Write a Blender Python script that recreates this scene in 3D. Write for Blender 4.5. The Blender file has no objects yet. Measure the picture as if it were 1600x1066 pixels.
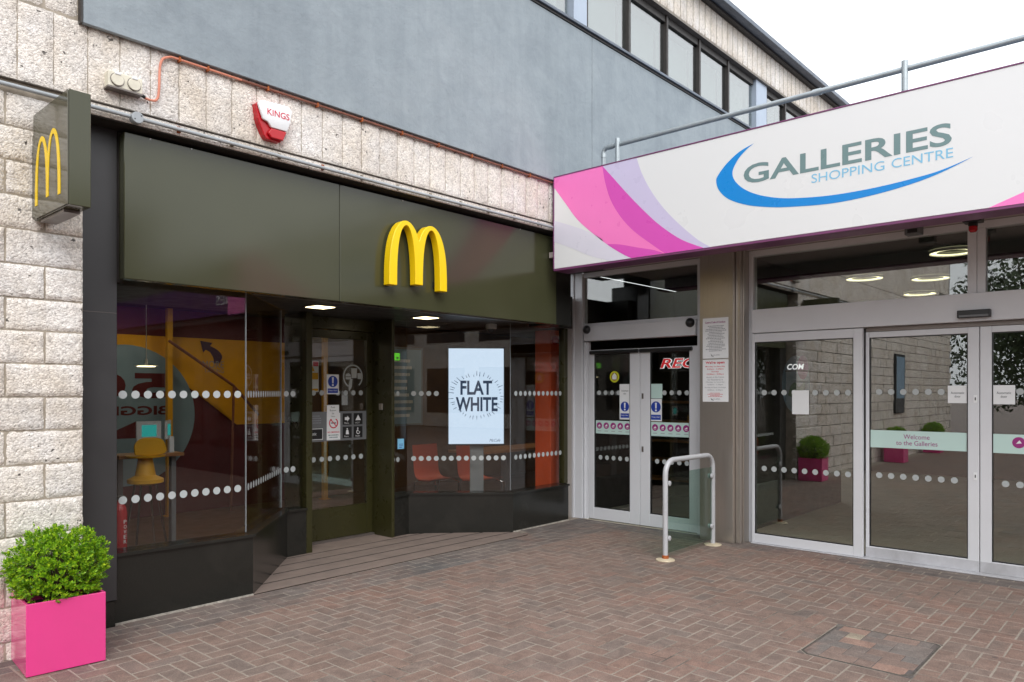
import bpy, bmesh, math, random
from mathutils import Vector, Matrix, noise as mnoise
R_ = math.radians
rnd = random.Random(7)
sc = bpy.context.scene
C = sc.collection

# ------------------------------------------------------------------ camera, sky, sun, exposure
cam_d = bpy.data.cameras.new('camera')
cam = bpy.data.objects.new('camera', cam_d); C.objects.link(cam)
HEAD = 41.955                                   # view heading, degrees from +x
cam.location = (0, 0, 1.5)
cam.rotation_euler = (R_(90), 0, R_(HEAD - 90))
cam_d.sensor_width = 36; cam_d.lens = 26.28; cam_d.shift_y = 0.0494
cam_d.clip_start = 0.05; cam_d.clip_end = 600
sc.camera = cam

world = bpy.data.worlds.new('World'); sc.world = world; world.use_nodes = True
wn = world.node_tree; wn.nodes.clear()
wo = wn.nodes.new('ShaderNodeOutputWorld'); wb = wn.nodes.new('ShaderNodeBackground')
sky = wn.nodes.new('ShaderNodeTexSky'); sky.sky_type = 'NISHITA'; sky.sun_disc = False
sky.sun_elevation = R_(40); sky.sun_rotation = R_(213); sky.air_density = 1.0; sky.dust_density = 4.0
hs = wn.nodes.new('ShaderNodeHueSaturation'); hs.inputs['Saturation'].default_value = 0.25
mx = wn.nodes.new('ShaderNodeMixRGB'); mx.inputs[0].default_value = 0.85
mx.inputs[2].default_value = (12.5, 12.95, 13.5, 1)       # even cloud layer
wn.links.new(sky.outputs[0], hs.inputs['Color']); wn.links.new(hs.outputs[0], mx.inputs[1])
wn.links.new(mx.outputs[0], wb.inputs[0]); wb.inputs[1].default_value = 0.1
wn.links.new(wb.outputs[0], wo.inputs[0])

sun_d = bpy.data.lights.new('sun', 'SUN'); sun_d.energy = 1.25; sun_d.angle = R_(38); sun_d.color = (1, 0.98, 0.955)
sun = bpy.data.objects.new('sun', sun_d); C.objects.link(sun)
sd = Vector((-0.55, -0.85, 0.85))                 # towards the sun
sun.rotation_euler = sd.to_track_quat('Z', 'Y').to_euler(); sun.location = (0, -20, 30)

sc.view_settings.view_transform = 'Standard'; sc.view_settings.look = 'None'
sc.view_settings.gamma = 1; sc.view_settings.use_curve_mapping = False
sc.view_settings.exposure = 0.60
sc.render.engine = 'CYCLES'
sc.cycles.max_bounces = 8; sc.cycles.transparent_max_bounces = 24
sc.cycles.glossy_bounces = 4; sc.cycles.diffuse_bounces = 4
sc.cycles.sample_clamp_indirect = 4.0; sc.cycles.caustics_reflective = False; sc.cycles.caustics_refractive = False
sc.cycles.use_denoising = True

# ------------------------------------------------------------------ materials
def s(r, g, b):
    f = lambda c: (c/255/12.92) if c/255 <= .04045 else ((c/255+.055)/1.055)**2.4
    return (f(r), f(g), f(b))
def N(t, k, **kw):
    n = t.nodes.new(k)
    for a, b in kw.items(): setattr(n, a, b)
    return n
def newmat(name):
    m = bpy.data.materials.new(name); m.use_nodes = True; t = m.node_tree; t.nodes.clear()
    o = N(t, 'ShaderNodeOutputMaterial'); p = N(t, 'ShaderNodeBsdfPrincipled')
    t.links.new(p.outputs[0], o.inputs[0]); return m, t, p, o
def nz(t, scale, detail=5, rough=.55, dist=0, vec=None):
    n = N(t, 'ShaderNodeTexNoise'); n.inputs['Scale'].default_value = scale
    n.inputs['Detail'].default_value = detail; n.inputs['Roughness'].default_value = rough
    n.inputs['Distortion'].default_value = dist
    if vec is None: vec = N(t, 'ShaderNodeNewGeometry').outputs['Position']
    t.links.new(vec, n.inputs['Vector']); return n.outputs['Fac']
def ramp(t, fac, stops, interp='LINEAR'):
    r = N(t, 'ShaderNodeValToRGB'); e = r.color_ramp; e.interpolation = interp
    while len(e.elements) < len(stops): e.elements.new(.5)
    for el, (p, c) in zip(e.elements, stops): el.position = p; el.color = (*c, 1) if len(c) == 3 else c
    t.links.new(fac, r.inputs[0]); return r.outputs[0]
def mixc(t, fac, a, b, mode='MIX'):
    m = N(t, 'ShaderNodeMixRGB'); m.blend_type = mode
    for i, x in ((0, fac), (1, a), (2, b)):
        if isinstance(x, bpy.types.NodeSocket): t.links.new(x, m.inputs[i])
        elif i == 0: m.inputs[0].default_value = x
        else: m.inputs[i].default_value = (*x, 1)
    return m.outputs[0]
def mth(t, op, a, b=None):
    m = N(t, 'ShaderNodeMath'); m.operation = op
    for i, x in ((0, a), (1, b)):
        if x is None: continue
        if isinstance(x, bpy.types.NodeSocket): t.links.new(x, m.inputs[i])
        else: m.inputs[i].default_value = x
    return m.outputs[0]
def bump(t, p, h, strength=.5, dist=.01, prev=None):
    b = N(t, 'ShaderNodeBump'); b.inputs['Strength'].default_value = strength; b.inputs['Distance'].default_value = dist
    t.links.new(h, b.inputs['Height'])
    if prev: t.links.new(prev, b.inputs['Normal'])
    t.links.new(b.outputs[0], p.inputs['Normal']); return b.outputs[0]
g3 = lambda v: (v, v, v)
def pm(name, col, rough=.5, metal=0, var=.08, vs=4, bmp=0, bs=80, bd=.002, spec=.5, dirt=0, coat=0):
    m, t, p, o = newmat(name)
    f = nz(t, vs, 6, .6)
    c = ramp(t, f, ((.3, tuple(x*(1-var) for x in col)), (.7, tuple(min(1, x*(1+var)) for x in col))))
    if dirt:
        d = ramp(t, nz(t, 1.7, 8, .7, .6), ((.45, g3(0)), (.75, g3(dirt))))
        c = mixc(t, d, c, (.12, .105, .09))
    t.links.new(c, p.inputs['Base Color'])
    p.inputs['Metallic'].default_value = metal; p.inputs['Specular IOR Level'].default_value = spec
    rr = ramp(t, nz(t, vs*2.3, 4), ((.3, g3(max(.02, rough*.85))), (.7, g3(min(1, rough*1.15)))))
    t.links.new(rr, p.inputs['Roughness'])
    if coat: p.inputs['Coat Weight'].default_value = coat; p.inputs['Coat Roughness'].default_value = .08
    if bmp: bump(t, p, nz(t, bs, 4), bmp, bd)
    return m
def emit(name, col, st):
    m = bpy.data.materials.new(name); m.use_nodes = True; t = m.node_tree; t.nodes.clear()
    o = N(t, 'ShaderNodeOutputMaterial'); e = N(t, 'ShaderNodeEmission')
    e.inputs[0].default_value = (*col, 1); e.inputs[1].default_value = st
    t.links.new(e.outputs[0], o.inputs[0]); return m
def glass(name, tint, base=.05, rough=.0):
    m = bpy.data.materials.new(name); m.use_nodes = True; t = m.node_tree; t.nodes.clear()
    o = N(t, 'ShaderNodeOutputMaterial'); mix = N(t, 'ShaderNodeMixShader')
    tr = N(t, 'ShaderNodeBsdfTransparent'); tr.inputs[0].default_value = (*tint, 1)
    gl = N(t, 'ShaderNodeBsdfGlossy'); gl.inputs['Roughness'].default_value = rough
    lw = N(t, 'ShaderNodeLayerWeight'); lw.inputs['Blend'].default_value = .5
    f5 = mth(t, 'POWER', lw.outputs['Facing'], 5.0)
    fac = mth(t, 'ADD', mth(t, 'MULTIPLY', f5, 1-base), base)
    # faint waviness of float glass
    b = N(t, 'ShaderNodeBump'); b.inputs['Strength'].default_value = .04; b.inputs['Distance'].default_value = .01
    t.links.new(nz(t, 1.3, 2), b.inputs['Height']); t.links.new(b.outputs[0], gl.inputs['Normal'])
    t.links.new(fac, mix.inputs[0]); t.links.new(tr.outputs[0], mix.inputs[1]); t.links.new(gl.outputs[0], mix.inputs[2])
    t.links.new(mix.outputs[0], o.inputs[0]); return m

M = {}
def stone_mat(name, col, coarse=1.0, joint=False):
    m, t, p, o = newmat(name)
    pos = N(t, 'ShaderNodeNewGeometry').outputs['Position']
    oi = N(t, 'ShaderNodeObjectInfo').outputs['Random']
    v = N(t, 'ShaderNodeTexVoronoi'); v.inputs['Scale'].default_value = 82*coarse; v.inputs['Randomness'].default_value = 1
    wob = N(t, 'ShaderNodeMixRGB'); wob.blend_type = 'ADD'; wob.inputs[0].default_value = .02
    nn = N(t, 'ShaderNodeTexNoise'); nn.inputs['Scale'].default_value = 40; t.links.new(pos, nn.inputs['Vector'])
    t.links.new(pos, wob.inputs[1]); t.links.new(nn.outputs['Color'], wob.inputs[2]); t.links.new(wob.outputs[0], v.inputs['Vector'])
    v2 = N(t, 'ShaderNodeTexVoronoi'); v2.inputs['Scale'].default_value = 150*coarse; t.links.new(wob.outputs[0], v2.inputs['Vector'])
    c = ramp(t, v.outputs['Color'], ((.1, tuple(x*.74 for x in col)), (.45, col), (.95, tuple(min(.95, x*1.2) for x in col))))
    big = ramp(t, nz(t, 2.2, 8, .7, .5), ((.32, (.78, .74, .69)), (.6, (1, 1, 1))))
    c = mixc(t, 1, c, big, 'MULTIPLY')
    pink = ramp(t, nz(t, 5, 4), ((.4, (1.0, .98, .955)), (.65, (.98, .985, 1.0))))
    c = mixc(t, 1, c, pink, 'MULTIPLY')
    ob = ramp(t, oi, ((0, (.9, .89, .885)), (.5, (1, .985, .97)), (1, (.95, .95, .96))))
    c = mixc(t, 1, c, ob, 'MULTIPLY')
    crev = ramp(t, v.outputs['Distance'], ((.6, g3(0)), (1.0, g3(.35))))
    c = mixc(t, crev, c, (.20, .18, .165))
    pits = ramp(t, nz(t, 30, 2, .4), ((.24, g3(.85)), (.285, g3(0))))
    c = mixc(t, pits, c, (.035, .03, .028))
    t.links.new(c, p.inputs['Base Color']); p.inputs['Roughness'].default_value = .9; p.inputs['Specular IOR Level'].default_value = .25
    h = mth(t, 'ADD', mth(t, 'MULTIPLY', v.outputs['Distance'], -1.0), mth(t, 'MULTIPLY', v2.outputs['Distance'], -.45))
    h = mth(t, 'ADD', h, mth(t, 'MULTIPLY', nz(t, 26, 4), 1.5))
    bump(t, p, h, .6, .008)
    return m
M['stone'] = stone_mat('split_stone', (.80, .765, .725))
M['stone_far'] = stone_mat('split_stone_far', (.74, .70, .65), .6)
M['ledge_dark'] = pm('dark_ledge', (.17, .15, .13), .9, var=.4, vs=12)
M['joint'] = pm('stone_joint', (.33, .285, .23), .95, var=.3, vs=9, bmp=.5, bs=120)

def brick_mat(name, cols, dark=.5):
    m, t, p, o = newmat(name)
    geo = N(t, 'ShaderNodeNewGeometry'); pos = geo.outputs['Position']
    oi = N(t, 'ShaderNodeObjectInfo').outputs['Random']
    r = mth(t, 'FRACT', mth(t, 'ADD', oi, geo.outputs['Random Per Island']))
    n = len(cols); c = ramp(t, r, [(i/(n-1)*.98+.01, k) for i, k in enumerate(cols)])
    # areas where the wear has drawn the colour out of the bricks
    patch = ramp(t, nz(t, .55, 5, .6, .4), ((.35, g3(0)), (.68, g3(.7))))
    c = mixc(t, patch, c, (.245, .18, .152))
    c = mixc(t, ramp(t, nz(t, 1.0, 6, .65, .8), ((.52, g3(0)), (.72, g3(.75)))), c, (.285, .165, .128))
    c = mixc(t, ramp(t, nz(t, .75, 7, .7, 1.2), ((.56, g3(0)), (.74, g3(.6)))), c, (.145, .125, .112))
    grain = ramp(t, nz(t, 130, 4, .75), ((.28, (.45, .45, .47)), (.5, (1, 1, 1)), (.74, (1.5, 1.46, 1.4))))
    c = mixc(t, .8, c, grain, 'MULTIPLY')
    blot = ramp(t, nz(t, 7, 8, .72, 1.0), ((.38, (.72, .71, .71)), (.6, (1.05, 1.04, 1.03))))
    c = mixc(t, .85, c, blot, 'MULTIPLY')
    st = ramp(t, nz(t, 2.6, 8, .75, 1.8), ((.60, g3(0)), (.70, g3(dark))))
    c = mixc(t, st, c, (.055, .05, .047))
    gum = N(t, 'ShaderNodeTexVoronoi'); gum.inputs['Scale'].default_value = 3.4; t.links.new(pos, gum.inputs['Vector'])
    gm = ramp(t, gum.outputs['Distance'], ((.045, g3(.7)), (.07, g3(0))))
    gk = ramp(t, gum.outputs['Color'], ((.60, g3(0)), (.62, g3(1))))
    c = mixc(t, mixc(t, 1, gm, gk, 'MULTIPLY'), c, (.07, .062, .06))
    t.links.new(c, p.inputs['Base Color'])
    t.links.new(ramp(t, nz(t, 3, 5), ((.3, g3(.58)), (.7, g3(.85)))), p.inputs['Roughness'])
    p.inputs['Specular IOR Level'].default_value = .35
    b1 = bump(t, p, nz(t, 260, 3, .7), .35, .003); bump(t, p, nz(t, 22, 5, .7), .4, .006, b1)
    return m
REDS = [(.225, .152, .122), (.235, .165, .135), (.20, .155, .132), (.25, .16, .128), (.21, .16, .135), (.185, .152, .134), (.225, .15, .12), (.21, .158, .132)]
GREYS = [(.125, .118, .112), (.16, .15, .142), (.10, .095, .093), (.145, .132, .122), (.175, .162, .15)]
M['brick'] = brick_mat('paving_brick', REDS)
M['brick_grey'] = brick_mat('paving_brick_grey', GREYS, .7)
m, t, p, o = newmat('joint_sand'); M['sand'] = m
c = ramp(t, nz(t, 1.1, 7, .65, .8), ((.33, (.10, .085, .072)), (.45, (.30, .255, .21)), (.8, (.38, .33, .28))))
c = mixc(t, .5, c, ramp(t, nz(t, 60, 4), ((.3, g3(.6)), (.7, g3(1.1)))), 'MULTIPLY')
t.links.new(c, p.inputs['Base Color']); p.inputs['Roughness'].default_value = .95
bump(t, p, nz(t, 150, 4), .6, .004)
# ground far from the entrance: the same brick field as pattern
m, t, p, o = newmat('distant_paving'); M['ground'] = m
bt = N(t, 'ShaderNodeTexBrick'); bt.inputs['Scale'].default_value = 2.5
bt.inputs['Color1'].default_value = (.21, .15, .13, 1); bt.inputs['Color2'].default_value = (.15, .12, .11, 1); bt.inputs['Mortar'].default_value = (.3, .26, .22, 1)
t.links.new(N(t, 'ShaderNodeNewGeometry').outputs['Position'], bt.inputs['Vector'])
t.links.new(bt.outputs[0], p.inputs['Base Color']); p.inputs['Roughness'].default_value = .85

# painted render
m, t, p, o = newmat('grey_render'); M['render'] = m
base = ramp(t, nz(t, .9, 6, .6, .6), ((.3, (.225, .262, .292)), (.5, (.26, .30, .33)), (.72, (.30, .338, .366))))
base = mixc(t, .7, base, ramp(t, nz(t, 5, 8, .7, .8), ((.3, (.84, .85, .86)), (.6, (1.03, 1.03, 1.02)))), 'MULTIPLY')
base = mixc(t, ramp(t, nz(t, 38, 3, .5), ((.25, g3(.55)), (.31, g3(0)))), base, (.17, .19, .21))
mpv = N(t, 'ShaderNodeMapping'); mpv.inputs['Scale'].default_value = (5, 5, .35)
t.links.new(N(t, 'ShaderNodeNewGeometry').outputs['Position'], mpv.inputs[0])
base = mixc(t, .5, base, ramp(t, nz(t, 1.6, 6, .65, .3, mpv.outputs[0]), ((.34, (.86, .87, .88)), (.55, (1.02, 1.02, 1.02)))), 'MULTIPLY')
t.links.new(base, p.inputs['Base Color']); p.inputs['Roughness'].default_value = .75
b1 = bump(t, p, nz(t, 34, 6, .65), .42, .008); bump(t, p, nz(t, 3.0, 3), .5, .03, b1)

M['olive'] = pm('olive_panel', s(66, 67, 47), .14, var=.05, vs=1.2, spec=.5)
M['olive_dark'] = pm('olive_frame', s(50, 48, 24), .3, var=.08, spec=.5)
M['sign_grey'] = pm('sign_olive_grey', s(84, 82, 68), .1, var=.05, spec=.6)
M['granite'] = pm('dark_granite', s(33, 33, 30), .2, var=.22, vs=160, spec=.45, dirt=.12)
M['pilaster'] = pm('dark_pilaster', s(54, 53, 54), .42, var=.06, vs=3, bmp=.1, bs=300)
M['black'] = pm('black_plastic', (.015, .015, .016), .4, var=.1)
M['void'] = pm('dark_gap', (.018, .014, .012), .9)
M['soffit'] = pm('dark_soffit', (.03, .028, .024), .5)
M['lip'] = pm('metal_lip', s(120, 112, 108), .35, .6)
M['yellow'] = pm('yellow_enamel', (.92, .62, .004), .35, var=.02, spec=.4)
M['yellow_in'] = pm('yellow_paint', s(225, 165, 10), .5)
M['white_panel'] = pm('white_sign_panel', (.79, .80, .81), .3, var=.0, vs=.8)
M['pinkA'] = pm('vinyl_pink', s(250, 128, 200), .3, var=.02)
M['pinkB'] = pm('vinyl_magenta', s(222, 84, 188), .3, var=.02)
M['lav'] = pm('vinyl_lavender', s(208, 200, 230), .3, var=.02)
M['lav2'] = pm('vinyl_pale_lavender', s(221, 219, 232), .3, var=.02)
M['blue'] = pm('vinyl_blue', s(0, 138, 220), .3, var=.02)
M['teal'] = pm('vinyl_grey_teal', s(112, 140, 142), .3, var=.02)
M['sky_blue'] = pm('vinyl_light_blue', s(130, 195, 228), .3, var=.02)
M['soffit_taupe'] = pm('soffit_taupe', s(190, 179, 176), .4, var=.06)
M['purple'] = pm('purple_trim', s(118, 62, 106), .35, var=.1)
M['purple_sign'] = pm('purple_fascia', s(88, 40, 110), .4)
M['alu'] = pm('grey_white_aluminium', s(214, 215, 219), .34, .0, var=.035, vs=2, spec=.5)
M['alu_dirty'] = pm('scuffed_aluminium', s(188, 188, 192), .45, var=.08, vs=14, dirt=.4)
M['galv'] = pm('galvanised_tube', s(168, 176, 180), .42, .55, var=.1, vs=9)
M['conduit'] = pm('grey_conduit', s(158, 163, 167), .55, .0, var=.12, vs=8)
m, t, p, o = newmat('brushed_steel'); M['steel'] = m
mp = N(t, 'ShaderNodeMapping'); mp.inputs['Scale'].default_value = (110, 110, .5)
t.links.new(N(t, 'ShaderNodeNewGeometry').outputs['Position'], mp.inputs[0])
br = nz(t, 3, 5, .6, 0, mp.outputs[0])
t.links.new(mixc(t, .7, ramp(t, br, ((.3, s(188, 180, 172)), (.7, s(197, 189, 181)))), ramp(t, nz(t, 1.3, 4), ((.3, g3(.86)), (.7, g3(1)))), 'MULTIPLY'), p.inputs['Base Color'])
p.inputs['Metallic'].default_value = .8; t.links.new(ramp(t, br, ((.3, g3(.27)), (.7, g3(.33)))), p.inputs['Roughness'])
M['rust'] = pm('rust', s(158, 84, 40), .9, var=.35, vs=40, bmp=.5, bs=150)
M['fillet'] = pm('grey_mortar', (.34, .31, .27), .9, var=.45, vs=22, bmp=.5, bs=120)
M['rustdark'] = pm('dirty_steel_edge', (.075, .065, .055), .8, var=.4, vs=30)
M['cream'] = pm('stained_cream', s(196, 182, 156), .8, var=.2, vs=14)
M['hoop'] = pm('grey_powder_coat', s(182, 183, 186), .3, var=.04)
M['glass'] = glass('window_glass', (.90, .91, .90), .055)
M['glass_door'] = glass('door_glass', (.90, .92, .89), .17)
M['glass_up'] = glass('upper_window_glass', (.62, .68, .66), .34)
M['glass_shop'] = glass('shop_glass', (.35, .4, .4), .1)
M['glass_green'] = glass('green_edge_glass', (.74, .85, .80), .03)
M['dot'] = pm('etched_dot', s(172, 177, 177), .6, var=.03)
M['white'] = pm('white_paper', (.78, .79, .80), .6, var=.02)
M['sign_blue'] = pm('mandatory_blue', s(25, 60, 160), .45, var=.02)
M['lime'] = pm('lime_yellow', s(205, 205, 40), .5)
M['leaf_green'] = pm('green_print', s(40, 110, 80), .5)
M['red'] = pm('red_plastic', s(180, 14, 28), .25, var=.06)
M['red_text'] = pm('red_print', s(205, 40, 66), .5, var=.02)
M['mauve_text'] = pm('purple_print', s(150, 40, 120), .5, var=.02)
M['grey_text'] = pm('grey_print', s(140, 142, 148), .6, var=.02)
M['dark_text'] = pm('dark_print', s(40, 46, 58), .6, var=.02)
M['mint'] = pm('frosted_mint', s(190, 216, 210), .5, var=.02)
M['planter'] = pm('pink_gloss', s(224, 66, 138), .13, var=.02, spec=.5, coat=.3, dirt=.06)
M['soil'] = pm('soil', (.03, .022, .015), .95, bmp=.8, bs=60)
M['copper'] = pm('salmon_cable', s(208, 132, 108), .6, var=.1, vs=12)
M['rustpipe'] = pm('brown_pipe', s(128, 78, 62), .6, var=.25, vs=12)
M['socket'] = pm('weathered_cream_plastic', s(222, 216, 198), .55, var=.08, vs=20, dirt=.25)
M['white_plastic'] = pm('white_plastic', (.80, .81, .82), .3, var=.02)
M['slab'] = pm('ramp_slab', (.20, .152, .128), .8, var=.14, vs=5, bmp=.3, bs=160, dirt=.2)
M['bark'] = pm('twig', (.06, .04, .02), .9)
M['frame_dark'] = pm('dark_window_frame', s(48, 44, 42), .5, var=.15, vs=9)
M['column_blue'] = pm('pale_blue_column', s(170, 182, 198), .6, var=.04)
M['soffit_conc'] = pm('soffit_concrete', s(128, 122, 116), .9, var=.2, vs=12, bmp=.4, bs=90)
M['roof_lead'] = pm('lead_flashing', s(96, 104, 116), .45, .2, var=.25, vs=3)
# interiors
M['in_floor'] = pm('brown_floor_tile', s(92, 68, 50), .35, var=.2, vs=3)
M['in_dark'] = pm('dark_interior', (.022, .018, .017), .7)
M['maroon'] = pm('maroon_wall', s(88, 10, 22), .6, var=.05)
M['mural_blue'] = pm('mural_blue', s(126, 152, 172), .6, var=.05)
M['amber'] = pm('amber_wall', s(222, 160, 14), .6, var=.1)
M['plum'] = pm('plum_print', s(66, 24, 60), .6)
M['orange'] = pm('orange_column', s(226, 92, 50), .45, var=.05)
M['wood'] = pm('wood_top', s(160, 110, 66), .45, var=.2, vs=6)
M['wood_wall'] = pm('brown_wall', s(104, 74, 44), .6, var=.25, vs=3)
M['chrome'] = pm('chrome', (.75, .75, .76), .15, 1)
M['grey_stand'] = pm('grey_stand', s(110, 112, 114), .5)
M['mall_floor'] = pm('mall_floor', s(205, 198, 180), .4, var=.15, vs=1.5)
M['mall_wall'] = pm('mall_wall', s(62, 60, 56), .8, var=.1)
M['mall_ceil'] = pm('mall_ceiling', s(70, 72, 70), .8)
M['lamp'] = emit('lamp_glow', (1, .85, .6), 45)
M['lamp_soft'] = emit('soffit_lamp_glow', (1, .84, .5), 4)
M['ring'] = emit('ring_lamp_glow', (1, .92, .55), 2.4)
M['screen'] = emit('screen_glow', (.52, .63, .78), 1.0)
M['screen_ink'] = emit('screen_ink', (.03, .045, .08), 1.0)
M['lit_red'] = emit('lit_red', (.6, .02, .03), .8); M['lit_white'] = emit('lit_white', (.9, .9, .95), .8)
M['tablet'] = emit('tablet_glow', (.02, .22, .20), .9)
M['exit'] = emit('exit_glow', (.10, .45, .03), .9)
m, t, p, o = newmat('box_leaf'); M['leaf'] = m
geo = N(t, 'ShaderNodeNewGeometry')
c = ramp(t, geo.outputs['Random Per Island'], ((0, (.08, .21, .008)), (.4, (.18, .38, .012)), (.8, (.36, .60, .018)), (1, (.52, .66, .03))))
t.links.new(c, p.inputs['Base Color']); p.inputs['Roughness'].default_value = .42
tl = N(t, 'ShaderNodeBsdfTranslucent'); ms = N(t, 'ShaderNodeMixShader'); ms.inputs[0].default_value = .3
t.links.new(c, tl.inputs[0]); t.links.new(p.outputs[0], ms.inputs[1]); t.links.new(tl.outputs[0], ms.inputs[2]); t.links.new(ms.outputs[0], o.inputs[0])

M['leaf_dark'] = pm('dark_leaf', (.035, .06, .015), .6, var=.3, vs=3)
# ------------------------------------------------------------------ helpers
W = {}
def wloc(o): return W[o.name] if o else Vector((0, 0, 0))
class Fr:                                        # a vertical plane: u along it, z up, d out of it
    def __init__(self, o, u, n): self.o, self.u, self.n = Vector((*o, 0)), Vector((*u, 0)).normalized(), Vector((*n, 0)).normalized()
    def p(self, u, z, d=0): return self.o + self.u*u + self.n*d + Vector((0, 0, z))
    def at(self, d): 
        f = Fr((0, 0), (1, 0), (0, 1)); f.o, f.u, f.n = self.o + self.n*d, self.u, self.n; return f
def FY(y): return Fr((0, y), (1, 0), (0, -1))     # faces -y; u is x
def FX(x): return Fr((x, 0), (0, -1), (-1, 0))    # faces -x; u is -y
class MB:
    def __init__(self): self.v, self.f = [], []
    def face(self, pts): 
        b = len(self.v); self.v += [Vector(q) for q in pts]; self.f.append(list(range(b, b+len(pts)))); return self
    def box(self, x0, x1, y0, y1, z0, z1):
        b = len(self.v)
        self.v += [Vector(q) for q in ((x0,y0,z0),(x1,y0,z0),(x1,y1,z0),(x0,y1,z0),(x0,y0,z1),(x1,y0,z1),(x1,y1,z1),(x0,y1,z1))]
        self.f += [[b+i for i in q] for q in ((3,2,1,0),(4,5,6,7),(0,1,5,4),(1,2,6,5),(2,3,7,6),(3,0,4,7))]; return self
    def rect(self, fr, u0, u1, z0, z1, d0, d1): return self.poly(fr, ((u0,z0),(u1,z0),(u1,z1),(u0,z1)), d0, d1)
    def poly(self, fr, pts, d0, d1):              # polygon in the plane, from depth d0 to d1
        b = len(self.v); n = len(pts)
        if abs(d1-d0) < 1e-6: return self.face([fr.p(u, z, d0) for u, z in pts])
        self.v += [fr.p(u, z, d0) for u, z in pts] + [fr.p(u, z, d1) for u, z in pts]
        self.f += [list(range(b+n-1, b-1, -1)), list(range(b+n, b+2*n))]
        self.f += [[b+i, b+(i+1) % n, b+n+(i+1) % n, b+n+i] for i in range(n)]; return self
    def disc(self, fr, u, z, r, d0, d1, n=20, rz=None):
        rz = rz or r
        return self.poly(fr, [(u+r*math.cos(2*math.pi*i/n), z+rz*math.sin(2*math.pi*i/n)) for i in range(n)], d0, d1)
    def ring(self, fr, u, z, r0, r1, d, n=28, a0=0, a1=360):
        for i in range(n):
            p, q = R_(a0+(a1-a0)*i/n), R_(a0+(a1-a0)*(i+1)/n)
            self.face([fr.p(u+r*math.cos(w), z+r*math.sin(w), d) for r, w in ((r0,p),(r1,p),(r1,q),(r0,q))])
        return self
    def extrude_xy(self, pts, z0, z1):
        b = len(self.v); n = len(pts)
        zf = lambda z, i: z[i] if isinstance(z, (list, tuple)) else z
        self.v += [Vector((x, y, zf(z0, i))) for i, (x, y) in enumerate(pts)] + [Vector((x, y, zf(z1, i))) for i, (x, y) in enumerate(pts)]
        self.f += [list(range(b+n-1, b-1, -1)), list(range(b+n, b+2*n))]
        self.f += [[b+i, b+(i+1) % n, b+n+(i+1) % n, b+n+i] for i in range(n)]; return self
    def tube(self, path, r, n=10, caps=True):
        path = [Vector(q) for q in path]; rs = r if isinstance(r, (list, tuple)) else [r]*len(path)
        b = len(self.v); prev = None
        for i, q in enumerate(path):
            d = (path[min(i+1, len(path)-1)] - path[max(i-1, 0)]).normalized()
            if prev is None: e = d.cross(Vector((0, 0, 1)) if abs(d.z) < .9 else Vector((1, 0, 0))).normalized()
            else: e = (prev - d*prev.dot(d)).normalized()
            prev = e; g = d.cross(e)
            self.v += [q + (e*math.cos(2*math.pi*k/n) + g*math.sin(2*math.pi*k/n))*rs[i] for k in range(n)]
        for i in range(len(path)-1):
            for k in range(n): self.f.append([b+i*n+k, b+i*n+(k+1) % n, b+(i+1)*n+(k+1) % n, b+(i+1)*n+k])
        if caps: self.f += [[b+k for k in range(n-1, -1, -1)], [b+(len(path)-1)*n+k for k in range(n)]]
        return self
    def lathe(self, c, axis, prof, n=18):         # prof: (distance along axis, radius)
        axis = Vector(axis).normalized()
        return self.tube([Vector(c)+axis*h for h, r in prof], [max(r, 1e-4) for h, r in prof], n)
    def mesh(self, name, c=None, bevel=0, smooth=False):
        if c is None:
            lo = Vector([min(q[i] for q in self.v) for i in range(3)]); hi = Vector([max(q[i] for q in self.v) for i in range(3)]); c = (lo+hi)/2
        me = bpy.data.meshes.new(name); me.from_pydata([q-c for q in self.v], [], self.f); me.update()
        if bevel or smooth:
            bm = bmesh.new(); bm.from_mesh(me)
            if bevel:
                bmesh.ops.recalc_face_normals(bm, faces=bm.faces)
                es = [e for e in bm.edges if len(e.link_faces) == 2 and e.calc_face_angle(0) > .5]
                bmesh.ops.bevel(bm, geom=es, offset=bevel, segments=2 if bevel > .004 else 1, affect='EDGES', profile=.5)
            if smooth:
                for f in bm.faces: f.smooth = True
            bm.to_mesh(me); bm.free()
            if smooth: me.set_sharp_from_angle(angle=R_(38))
        return me, c
    def build(self, name, mat, parent=None, bevel=0, smooth=False):
        me, c = self.mesh(name, None, bevel, smooth); me.materials.append(M[mat] if isinstance(mat, str) else mat)
        return link(name, me, c, parent)
def link(name, me, c, parent=None, rot=None, scale=None):
    o = bpy.data.objects.new(name, me); C.objects.link(o)
    if parent: o.parent = parent
    o.location = Vector(c) - wloc(parent); W[o.name] = Vector(c)
    if rot: o.rotation_euler = rot
    if scale: o.scale = scale
    return o
def tag(o, label, cat, group=None, kind=None):
    o['label'] = label; o['category'] = cat
    if group: o['group'] = group
    if kind: o['kind'] = kind
    return o
def thing(name, label, cat, loc, group=None): return tag(link(name, None, Vector(loc)), label, cat, group)
def structure(o): o['kind'] = 'structure'; return o
def stuff(o): o['kind'] = 'stuff'; return o
def box(*a): return MB().box(*a)
def rect(*a): return MB().rect(*a)
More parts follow.
